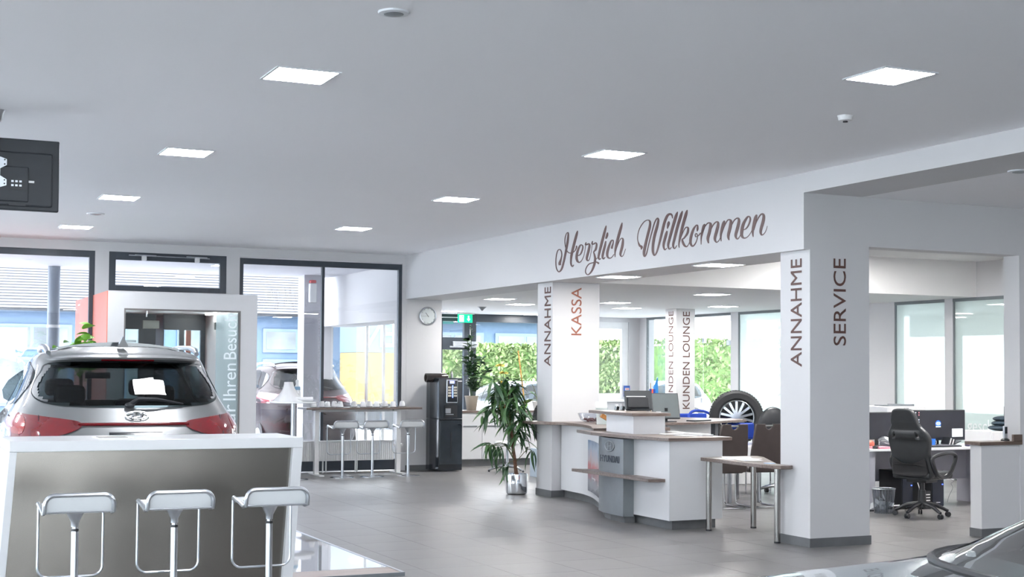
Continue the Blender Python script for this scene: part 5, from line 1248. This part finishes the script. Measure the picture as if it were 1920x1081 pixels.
# tyre with alloy wheel on display and its stand
c = onY(1374, 790, 17.35)
ty = tyre('car_tyre', 'upright display tyre with silver spoked alloy wheel and white label, behind the brown chairs', (c.x+.06, 17.35, .985), radians(-30), .40, .27)
for k in (0, 1):
    a = radians(150+k*14); MB().bar((.408*cos(a-.1), .02, .408*sin(a-.1)), (.408*cos(a+.1), .02, .408*sin(a+.1)), .09, .006, up=(cos(a), 0, sin(a))).build('paper_label', PAPER, ty, local=True)
t = thing('tyre_stand', 'low white stand carrying the display tyre with the alloy wheel', 'display stand', (c.x+.06, 17.35, 0)); MB().box(-.25, .25, -.2, .2, 0, .582).build('stand_box', WHITEP, t, local=True, bevel=.01)
t = thing('blue_armchair', 'dark blue curved armrest left of the display tyre', 'chair', (onY(1322, 780, 18.3).x, 18.3, 0))
b = MB(); b.tube(spline([(-.30, 0, .8), (-.27, 0, 1.02), (-.05, 0, 1.05), (.18, 0, .96), (.27, 0, .86)], 6), .022, 8); b.build('armrest', FB, t, local=True, smooth=True); MB().box(-.33, .3, -.1, .45, .42, .52).build('seat', FB, t, local=True, bevel=.03)
for x in (-.3, .27):
    for y in (-.06, .4): MB().cyl((x, y, 0), .015, .42, 8).build('leg', CHROME, t, local=True)
MB().box(-.33, .3, .40, .45, .52, 1.0).build('backrest', FB, t, local=True, bevel=.02)
# ================================================================== OFFICE
dz = .745
LIL = mat('lilac_grey_panel', (.38, .38, .43), .5, var=.02)
od = thing('office_desk', 'long white office desk with lilac grey side and back panels', 'desk', (11.5, 13.2, 0))
dy0 = onZ(1650, 846, dz-.03).y
dy0 = min(dy0, 13.25)
dx0 = onY(1629, 840, dy0).x
MB().box(dx0-.02, 13.1, dy0, dy0+.85, dz-.03, dz).build('desk_top', WHITEG, od, bevel=.004)
MB().box(dx0, dx0+.12, dy0+.03, dy0+.8, .02, dz-.03).build('side_panel', LIL, od); MB().box(dx0-.01, dx0+.13, dy0+.02, dy0+.81, 0, .02).build('foot_rail', BLACK, od)
MB().box(dx0+.12, 13.0, dy0+.62, dy0+.64, .30, dz-.03).build('modesty_panel', LIL, od)
MB().box(12.98, 13.08, dy0+.03, dy0+.8, 0, dz-.03).build('side_panel', LIL, od)
SCN = mat('screen_dark', (.018, .02, .028), .12, var=.1)
ym = dy0+.45
c = onY(1760, 830, ym); w = onY(1809, 800, ym).x-onY(1711, 800, ym).x; h = onY(1760, 768, ym).z-onY(1760, 825, ym).z; zb = onY(1760, 825, ym).z-dz
mo, sc_, Mx = monitor('monitor', 'large switched on monitor with a blue round logo on the office desk', (c.x, ym, dz), 0, 0, w, h, SCN, True, zb)
e1 = emis('icon_white', (.8, .85, 1), .9); e2 = emis('icon_red', (.9, .3, .35), .9); e3 = emis('logo_blue', (.05, .18, .9), 1.0); e4 = emis('window_white', (.85, .92, 1), 1.0)
q = lambda px, py: onY(px, py, ym-.016)-Vector((c.x, ym, dz))
for i in range(7):
    for j, m_ in ((0, e2 if i > 1 else e1), (1, e1 if i > 2 else e2)):
        if j == 1 and i == 2: continue
        a = q(1717+j*6, 773+i*4.4); MB().box(a.x-.006, a.x+.006, -.018, -.016, a.z-.008, a.z+.006).build('icon', m_, sc_, local=True)
a = q(1759, 794); b = MB(); b.v = [(a.x+.045*cos(2*pi*i/28), -.017, a.z+.045*sin(2*pi*i/28)) for i in range(28)]; b.f = [tuple(range(28))]; b.build('logo_disc', e3, sc_, local=True)
b = MB(); b.tube([(a.x+.034*cos(2*pi*i/24), -.019, a.z+.004+.018*sin(2*pi*i/24)) for i in range(24)], .003, 5, closed=True)
for d_ in ([(-.018, -.012), (-.01, .014)], [(.01, -.012), (.018, .014)], [(-.014, -.002), (.014, .004)]): b.bar((a.x+d_[0][0], -.019, a.z+.004+d_[0][1]), (a.x+d_[1][0], -.019, a.z+.004+d_[1][1]), .005, .003, up=(0, 1, 0))
b.box(a.x-.04, a.x+.04, -.0195, -.0175, a.z-.043, a.z-.030); b.build('logo_mark', e4, sc_, local=True)
a = q(1785, 803); a2 = q(1805, 818); pw_ = MB().box(a.x, a2.x, -.018, -.016, a2.z, a.z).build('dialog_box', e4, sc_, local=True); 
m3 = monitor('monitor', 'second dark monitor on the office desk left of the black chair', (onY(1657, 800, ym).x, ym+.1, dz), 0, 0, .62, .34, SCN, True, zb+.02)
# desk items
def at_desk(px, py): c = onZ(px, py, dz); return c
kx = onY(1750, 840, dy0+.2).x
t = thing('keyboard', 'dark computer keyboard on the office desk below the switched on monitor', 'keyboard', (kx+.12, dy0+.16, dz))
MB().box(-.22, .24, -.07, .07, 0, .016).build('keyboard_body', BLACK, t, local=True, bevel=.004)
kb = MB()
for i in range(15):
    for j in range(4): kb.box(-.205+i*.029, -.182+i*.029, -.058+j*.03, -.034+j*.03, .016, .022)
kb.build('keys', mat('key_grey', (.12, .12, .14), .5), t, local=True, kind='stuff')
t = thing('computer_mouse', 'dark computer mouse at the right of the keyboard', 'mouse', (onY(1814, 842, dy0+.15).x, dy0+.15, dz)); MB().ball((0, 0, .014), .035, .8, 1.3, .5).build('mouse_body', mat('mouse_purple', (.06, .05, .10), .3), t, local=True, smooth=True)
t = thing('folder', 'pink document folder on the left end of the office desk', 'folder', (onY(1652, 842, dy0+.1).x, dy0+.1, dz)); MB().box(-.10, .13, -.09, .14, 0, .02).build('cover', mat('pink_folder', (.75, .30, .38), .6), t, local=True, bevel=.002); MB().box(-.13, -.085, -.06, .0, .0, .03).build('clip_block', BLACK, t, local=True)
t = thing('desk_phone', 'grey desk telephone with handset left of the black chair', 'telephone', (onY(1655, 825, dy0+.4).x+.05, dy0+.33, dz), .3)
MB().box(-.09, .11, -.08, .1, 0, .05).xf(Matrix.Rotation(.25, 4, 'X')).build('phone_body', mat('phone_grey', (.10, .10, .12), .4), t, local=True, bevel=.01); MB().tube(spline([(-.10, -.09, .06), (-.09, -.03, .10), (-.07, .06, .11), (-.06, .11, .08)], 5), .02, 8).build('handset', ALU, t, local=True, smooth=True)
for i in range(3): MB().box(.0+i*.03, .02+i*.03, -.03, .02, .055, .06).build('key', WPLAST, t, local=True)
t = thing('orange_item', 'small orange and red ornament at the left edge of the office desk', 'ornament', (onY(1633, 826, dy0+.3).x, dy0+.3, dz)); MB().ball((0, 0, .045), .045, 1.1, .8, 1).build('ornament_body', mat('orange_red', (.6, .18, .12), .5, var=.4, scale=20), t, local=True, smooth=True)
for k, (px, m_, lab) in enumerate(((1735, 'mug_red', 'red and white cup behind the keyboard'), (1747, 'mug_blue', 'blue cup behind the keyboard'))):
    t = thing('pen_cup', lab, 'cup', (onY(px, 825, dy0+.38).x, dy0+.36, dz)); MB().lathe((0, 0, 0), [(.03, 0), (.034, .09), (.031, .09), (.027, .01)], 18).build('cup_body', mat(m_, ((.6, .05, .08) if k == 0 else (.03, .2, .7)), .4), t, local=True, smooth=True); MB().tube([(.034, 0, .07), (.055, 0, .06), (.055, 0, .03), (.034, 0, .02)], .005, 6).build('handle', WPLAST, t, local=True)
t = thing('paper_stack', 'fanned white papers and black tray right of the monitor stand', 'papers', (onY(1775, 825, dy0+.4).x, dy0+.36, dz)); 
for i in range(5): MB().box(-.06+i*.022, -.05+i*.022, -.05, .09, 0, .09).xf(Matrix.Rotation(.35, 4, 'Y')).build('sheet', PAPER if i % 2 else BLACK, t, local=True)
MB().box(.06, .16, -.06, .08, 0, .012).xf(Matrix.Rotation(-.35, 4, 'Y')).build('tray', BLACK, t, local=True)
t = thing('printer', 'white printer housing behind the office monitors', 'printer', (onY(1697, 790, dy0+1.2).x, dy0+1.2, 0)); MB().box(-.3, .35, 0, .5, 0, 1.22).build('printer_body', WHITEP, t, local=True, bevel=.01)
for i, (a, b_) in enumerate(((-.22, .0), (.0, .2))): MB().box(a, b_, .05, .35, 1.22, 1.235+.01*i).build('paper_tray', GREYM, t, local=True)
for i in range(3): MB().box(-.02+i*.03, -.005+i*.03, -.004, 0, .95, 1.2).build('vent_slot', GREYM, t, local=True)
# handset phone on the half wall
t = thing('cordless_phone', 'silver cordless telephone standing in its charger on the walnut cap', 'telephone', (onY(1886, 820, 10.83).x, 10.84, .965))
MB().lathe((0, 0, 0), [(.045, 0), (.045, .012), (.03, .025)], 20).build('charger', BLACK, t, local=True, smooth=True)
hs = MB().box(-.022, .022, -.014, .014, .02, .155).build('handset', ALU, t, local=True, bevel=.008); MB().box(-.016, .016, -.017, -.014, .075, .145).build('display', BLACKG, hs, local=True)
for i in range(4):
    for j in range(3): MB().box(-.014+j*.010, -.007+j*.010, -.0165, -.014, .03+i*.01, .037+i*.01).build('key', RIM, hs, local=True)
# dark cloth heap on a table behind glass lettering
c = onY(1872, 805, 14.2)
t = thing('folded_jacket', 'dark blue folded jacket heap behind the cordless telephone', 'jacket', (c.x+.08, 14.2, .0)); JK = mat('jacket_navy', (.015, .03, .045), .8, var=.2)
for i, (w_, dx) in enumerate(((.20, -.02), (.17, .02), (.15, .03))): MB().ball((dx, 0, .93+i*.06), .2, w_/.2, .8, .2).build('fold', JK, t, local=True, smooth=True)
MB().box(.06, .16, -.05, .05, 1.05, 1.22).build('grey_can', mat('can_grey', (.12, .125, .13), .4), t, local=True, bevel=.01)
t = thing('low_cabinet', 'white low cabinet under the folded jacket', 'cabinet', (c.x+.08, 14.25, 0)); MB().box(-.35, .4, -.2, .3, 0, .89).build('carcass', WHITEP, t, local=True, bevel=.004); MB().box(-.34, .39, -.215, -.2, .02, .87).build('door', WHITEP, t, local=True)
# waste bin
c = onZ(1662, 962, 0)
t = thing('waste_basket', 'wire mesh waste basket lined with a clear bag beside the desk side panel', 'waste bin', (c.x, c.y+.05, 0))
MB().lathe((0, 0, 0), [(.105, 0), (.135, .29), (.138, .29), (.108, .0)], 24).build('mesh_wall', glass('bin_mesh', (.75, .77, .8), .08, .3), t, local=True, smooth=True)
b = MB()
for k in range(24): a = 2*pi*k/24; b.tube([(.105*cos(a), .105*sin(a), 0), (.136*cos(a), .136*sin(a), .29)], .0012, 4)
b.build('wires', ALU, t, local=True, kind='stuff'); MB().tube([(.138*cos(2*pi*k/28), .138*sin(2*pi*k/28), .29) for k in range(28)], .006, 6, closed=True).build('rim', ALU, t, local=True, smooth=True)
b = MB(); r2 = random.Random(9)
for i in range(26):
    a = Vector((r2.uniform(-.08, .08), r2.uniform(-.08, .08), r2.uniform(.01, .17))); q1 = Vector([r2.gauss(0, .04) for _ in range(3)]); q2 = Vector([r2.gauss(0, .04) for _ in range(3)]); b.add([a, a+q1, a+q1+q2, a+q2], [(0, 1, 2, 3)])
b.build('crumpled_bag', mat('bag_plastic', (.5, .52, .54), .3), t, local=True, kind='stuff')
# PC towers
for px, lab, w_ in ((1750, 'black computer tower with blue power light under the office desk', .19), (1693, 'black computer case behind the waste basket under the desk', .17)):
    yy = dy0+.12; x = onY(px+8, 930, yy).x; t = thing('computer_tower', lab, 'computer', (x, yy, 0)); z_ = .46
    MB().box(-w_/2, w_/2, 0, .42, .01, z_).build('case', BLACK, t, local=True, bevel=.006); MB().box(-w_/2+.005, w_/2-.005, -.012, 0, .02, z_-.01).build('front_bezel', mat('bezel_blue_black', (.012, .016, .028), .25), t, local=True, bevel=.004)
    MB().ball((w_/2-.03, -.014, z_*.62), .008).build('power_light', emis('power_blue', (.05, .1, 1), 3), t, local=True); MB().box(-.03, .03, -.014, -.012, .06, .068).build('badge', RIM, t, local=True)
    for y in (.04, .36):
        MB().box(-w_/2+.01, w_/2-.01, y, y+.03, 0, .012).build('foot', BLACK, t, local=True)
c = onY(1707, 945, dy0+.3)
t = thing('power_strip', 'small white slotted power adapter on the floor behind the chair foot', 'adapter', (c.x, dy0+.05, 0)); MB().box(-.06, .06, -.05, .05, 0, .04).build('adapter_body', BLACK, t, local=True)
for i in range(3): MB().box(-.045, .045, -.054, -.05, .10+i*.035, .112+i*.035).build('slot', WPLAST, t, local=True)
MB().box(-.055, .055, -.05, .04, .04, .22).build('housing', BLACK, t, local=True)
t = thing('loose_cable', 'thin white cable hanging from the desk behind the black chair', 'cable', (onY(1715, 900, dy0+.02).x, dy0-.0, 0))
MB().tube(spline([(0, 0, .5), (.01, 0, .38), (.05, -.01, .25), (.06, -.01, .15), (.0, 0, .08), (-.04, .02, .05)], 6), .005, 6).build('cord', WPLAST, t, local=True, smooth=True)
t = thing('loose_cable', 'thin curly cable hanging at the right of the computer tower', 'cable', (onY(1783, 905, dy0+.3).x, dy0+.3, 0))
MB().tube(spline([(.02, 0, .42), (-.02, 0, .34), (.04, 0, .30), (.0, 0, .27), (.03, 0, .22), (-.03, 0, .12), (-.06, 0, .04)], 6), .003, 5).build('cord', GREYM, t, local=True, smooth=True)
# ================================================================== BLACK OFFICE CHAIR
LEA = mat('black_leather', (.022, .025, .028), .38, var=.1, bump=.04); MESHF = mat('black_mesh_fabric', (.022, .022, .024), .8, var=.15)
c = onZ(1722, 966, 0)
oc = thing('office_chair', 'black sporty office chair with high backrest and looped armrests at the office desk', 'office chair', (c.x-.05, c.y-.12, 0), radians(-74))
castor_base(oc, .31, BLACK, -.3, .13)
MB().cyl((0, 0, .12), .03, .3).build('gas_lift', BLACK, oc, local=True, smooth=True); MB().lathe((0, 0, .11), [(.055, 0), (.045, .12), (.04, .2)], 16).build('lift_cover', BLACK, oc, local=True, smooth=True)
MB().box(-.13, .13, -.12, .12, .40, .44).build('mechanism', BLACK, oc, local=True, bevel=.01)
MB().box(-.25, .25, -.24, .27, .44, .53).build('seat', LEA, oc, local=True, bevel=.035)
out = [(p_.x, p_.y) for p_ in spline([(-.115, 1.21, 0), (-.06, 1.235, 0), (.06, 1.235, 0), (.115, 1.21, 0), (.145, 1.13, 0), (.165, 1.05, 0), (.235, .96, 0), (.25, .88, 0), (.225, .74, 0), (.235, .62, 0), (.245, .50, 0), (.19, .47, 0), (0, .465, 0), (-.19, .47, 0), (-.245, .50, 0), (-.235, .62, 0), (-.225, .74, 0), (-.25, .88, 0), (-.235, .96, 0), (-.165, 1.05, 0), (-.145, 1.13, 0)], 5, True)]
hl = lambda s_: [(s_*.135, 1.0), (s_*.185, .955), (s_*.19, .90), (s_*.135, .905), (s_*.115, .95)]
me = flat_curve([out, hl(1), hl(-1)], .045, .018, 3)
for v in me.vertices:
    x, z, d = v.co.x, v.co.y, v.co.z
    v.co = (x, d-.23-.16*(max(0, z-.47)/.75)**1.2+.9*x*x*(1 if z < 1.08 else .5), z)
me.materials.clear(); me.materials.append(LEA); me.polygons.foreach_set('use_smooth', [True]*len(me.polygons)); bk = bpy.data.objects.new('backrest', me); COL.objects.link(bk); bk.parent = oc
low = [(p_.x, p_.y) for p_ in spline([(-.20, .68, 0), (-.1, .635, 0), (0, .62, 0), (.1, .635, 0), (.20, .68, 0), (.215, .6, 0), (.22, .52, 0), (.17, .49, 0), (0, .485, 0), (-.17, .49, 0), (-.22, .52, 0), (-.215, .6, 0)], 4, True)]
me = flat_curve([low], .01, .004)
for v in me.vertices: x, z, d = v.co.x, v.co.y, v.co.z; v.co = (x, d-.27-.16*(max(0, z-.47)/.75)**1.2+.9*x*x, z)
me.materials.clear(); me.materials.append(MESHF); o = bpy.data.objects.new('lower_back_panel', me); COL.objects.link(o); o.parent = oc
for s_ in (-1, 1):
    ap = spline([(s_*.27, -.20, .70), (s_*.31, -.02, .745), (s_*.31, .16, .735), (s_*.30, .22, .68), (s_*.29, .14, .53), (s_*.265, .05, .47), (s_*.27, -.10, .50), (s_*.275, -.19, .60)], 5, True)
    MB().tube(ap, .023, 8, closed=True).build('armrest', BLACK, oc, local=True, smooth=True)
# ================================================================== CEILING TELEVISION
YT = 10.75
tr, tb = onY(112.5, 265.5, YT), onY(110, 398, YT)
tv = thing('television', 'back of a black television hanging from the ceiling at the left picture edge', 'television', (tr.x-.48, YT, tb.z))
TVB = mat('tv_black', (.018, .022, .028), .45, var=.1); th = tr.z-tb.z
MB().box(-.48, .48, 0, .05, 0, th).build('housing', TVB, tv, local=True, bevel=.01)
MB().box(-.40, .43, -.025, 0, .03, th-.10).build('rear_bulge', TVB, tv, local=True, bevel=.015)
MB().box(-.02, .26, -.04, -.025, .06, th*.60).build('electronics_cover', TVB, tv, local=True, bevel=.01)
pl = MB().box(.13, .235, -.043, -.04, th*.27, th*.42).build('port_panel', BLACK, tv, local=True)
for i in range(3):
    for j in range(2): MB().box(.138+i*.028, .155+i*.028, -.046, -.043, th*.38-j*.03, th*.38-j*.03+.014).build('socket', ALU, pl, local=True)
MB().box(.25, .30, -.030, -.025, th*.385, th*.415).build('label_plate', WPLAST, tv, local=True)
MB().box(.125, .24, -.044, -.04, th*.055, th*.09).build('bottom_slot', BLACK, tv, local=True)
br = MB().add([(-.2, -.05, th*.3), (.06, -.05, th*.3), (.105, -.05, th*.33), (.105, -.05, th*.41), (.06, -.05, th*.46), (.06, -.05, th*.56), (.105, -.05, th*.61), (.105, -.05, th*.69), (.06, -.05, th*.72), (-.2, -.05, th*.72)], [tuple(range(10))])
br.add([(v[0], -.043, v[2]) for v in br.v[:10]], [tuple(reversed(range(10)))]); bk_ = br.build('mount_bracket', ALU, tv, local=True)
for x, z in ((.09, th*.35), (.09, th*.40), (.09, th*.62), (.09, th*.68)): MB().tube([(x, -.054, z), (x, -.045, z)], .006, 8).build('screw', BLACK, bk_, local=True)
MB().cyl((-.06, -.09, th*.5), .025, H-tb.z-th*.5-.002).build('ceiling_pole', ALU, tv, local=True, smooth=True); MB().box(-.09, -.03, -.10, -.045, th*.45, th*.6).build('arm', ALU, tv, local=True)
c = onZ(-4, 206, H); t = thing('ceiling_hook', 'small silver fixture on the ceiling at the left picture edge', 'fixture', (c.x, c.y, H))
MB().lathe((0, 0, 0), [(.02, -.09), (.035, -.07), (.04, -.03), (.055, 0)], 16).build('flange', ALU, t, local=True, smooth=True)
# ================================================================== ROUND TABLE WITH CLOTH AND BOTTLE
c = onZ(548, 899, 0)
rt = thing('round_table', 'small round white standing table left of the high table', 'table', (c.x, c.y, 0))
zr = onY(548, 752, c.y).z
MB().lathe((0, 0, 0), [(.24, 0), (.24, .008), (.06, .016), (.03, .03)], 32).build('base_plate', CHROME, rt, local=True, smooth=True); MB().cyl((0, 0, .02), .035, zr-.05).build('column', ALU, rt, local=True, smooth=True)
MB().lathe((0, 0, zr-.025), [(.34, 0), (.35, .004), (.35, .02), (.34, .025)], 40).build('table_top', WHITEG, rt, local=True, smooth=True)
CL = mat('white_cloth', (.72, .72, .73), .8, var=.03, bump=.1)
xx = onY(541, 750, c.y).x
t = thing('cloth_cover', 'crumpled white cloth cover standing on the round table', 'cloth', (xx, c.y, zr))
b = MB(); prof = [(.24, 0), (.19, .04), (.13, .12), (.085, .20), (.07, .26), (.068, .29), (.0, .292)]; sg = 28
for i, (r_, z) in enumerate(prof):
    for k in range(sg): a = 2*pi*k/sg; w_ = 1+.12*sin(5*a+i)*(1-i/7); b.v.append((r_*w_*cos(a), r_*w_*.8*sin(a), z+.0))
for i in range(len(prof)-1):
    for k in range(sg): b.f.append((i*sg+k, i*sg+(k+1) % sg, (i+1)*sg+(k+1) % sg, (i+1)*sg+k))
b.build('draped_cloth', CL, t, local=True, smooth=True)
b = MB(); b.tube([(.05, -.12, .03), (.34, -.1, .035)], .035, 14); b.build('rolled_end', CL, t, local=True, smooth=True)
t = thing('spray_bottle', 'white bottle with blue label beside the cloth on the round table', 'bottle', (onY(555, 750, c.y).x+.05, c.y+.12, zr))
MB().lathe((0, 0, 0), [(.055, 0), (.058, .1), (.045, .2), (.02, .26), (.024, .28), (.026, .31), (.012, .325)], 20).build('bottle_body', WPLAST, t, local=True, smooth=True); MB().lathe((0, 0, .17), [(.052, 0), (.047, .05)], 20).build('label_band', mat('label_blue', (.2, .35, .5), .5), t, local=True, smooth=True)
# ================================================================== RIGHT FOREGROUND CAR
GP = mat('light_silver_blue_paint', (.30, .37, .40), .18, metal=.5, var=.01, coat=1)
HB = [(.22, .86, 0, 4.25), (.4, .90, -.08, 4.36), (.66, .905, -.08, 4.36), (.80, .88, 0, 4.22), (.88, .86, .04, 3.9), (.94, .83, .08, 3.25), (1.0, .79, .13, 2.95), (1.12, .73, .22, 2.65), (1.26, .67, .34, 2.3), (1.36, .62, .45, 2.0), (1.40, .55, .6, 1.8)]
RC = (6.36, 2.85, 0); RA = radians(75.5)
t, I, rp_, sp_, fp_, patch = car('silver_hatchback', 'silver blue car bonnet and windscreen in the bottom right corner', HB, GP, RC, RA, [(-.5, 1.34), (.5, 1.34), (.66, 1.06), (-.66, 1.06)], [[(.7, 1.33), (1.35, 1.34), (1.35, .99), (.55, 1.0)], [(1.45, 1.34), (1.85, 1.31), (2.75, .99), (1.45, .985)]], [(-.52, 1.33), (.52, 1.33), (.70, .99), (-.70, .99)], n=4, nf=3)
for ch in t.children:
    if ch.name.startswith('windscreen'): ch.data.materials[0] = glass('reflective_windscreen', (.55, .6, .6), .42)
MB().tube([fp_(-.68+1.36*i/16, .975, .012) for i in range(17)], .016, 8).build('cowl_strip', BLACK, t, local=True, smooth=True)
for s_ in (-1,): MB().ball((s_*.95, 2.55, 1.02), .11, 1, .6, .7).build('wing_mirror', GP, t, local=True, smooth=True)
for x in (-.35, .35): MB().box(x-.22, x+.22, 1.0, 1.12, .4, 1.15).build('seat_back', UPH, t, local=True, bevel=.05)
MB().box(-.6, .6, 2.3, 2.5, .5, .93).build('dashboard', UPH, t, local=True, bevel=.04)

# ================================================================== PARKED WHITE CARS OUTSIDE
for (px, y, lab) in ((915, 31.0, 'white car parked outside the far window left of the KASSA pillar'), (1200, 33.6, 'white car parked outside the white framed window beside the lounge')):
    c = onY(px, 740, y)
    car('parked_car', lab, HB, WCAR, (c.x+2.1, y, -.03), radians(90), [(-.5, 1.34), (.5, 1.34), (.66, 1.06), (-.66, 1.06)], [[(.7, 1.33), (1.35, 1.34), (1.35, .99), (.55, 1.0)], [(1.45, 1.34), (1.85, 1.31), (2.75, .99), (1.45, .985)]], [(-.52, 1.33), (.52, 1.33), (.70, .99), (-.70, .99)], n=4, nf=3, detail=False)
# green plant behind the silver SUV
c = onY(152, 640, 18.9)
t = thing('pot_plant', 'bright green pot plant rising behind the roof of the silver SUV', 'potted plant', (c.x, 18.9, 0))
MB().lathe((0, 0, 0), [(.15, 0), (.2, .4), (.21, .42), (.18, .42), (.16, .38)], 24).build('pot', BEI, t, local=True, smooth=True)
MB().tube([(0, 0, .3), (.02, 0, 1.0), (0, 0, 1.75)], .025, 8).build('trunk', BARK, t, local=True, smooth=True)
PL = leaf_mesh('leaf', GREENB, .22, .15, .3, 6)
for i in range(110): put_leaf(PL, t, (rnd.gauss(0, .12), rnd.gauss(0, .06), 1.84+rnd.gauss(0, .12)), rnd.uniform(0, 6.28), rnd.uniform(-.6, .9), rnd.gauss(0, .3), rnd.uniform(.6, 1))
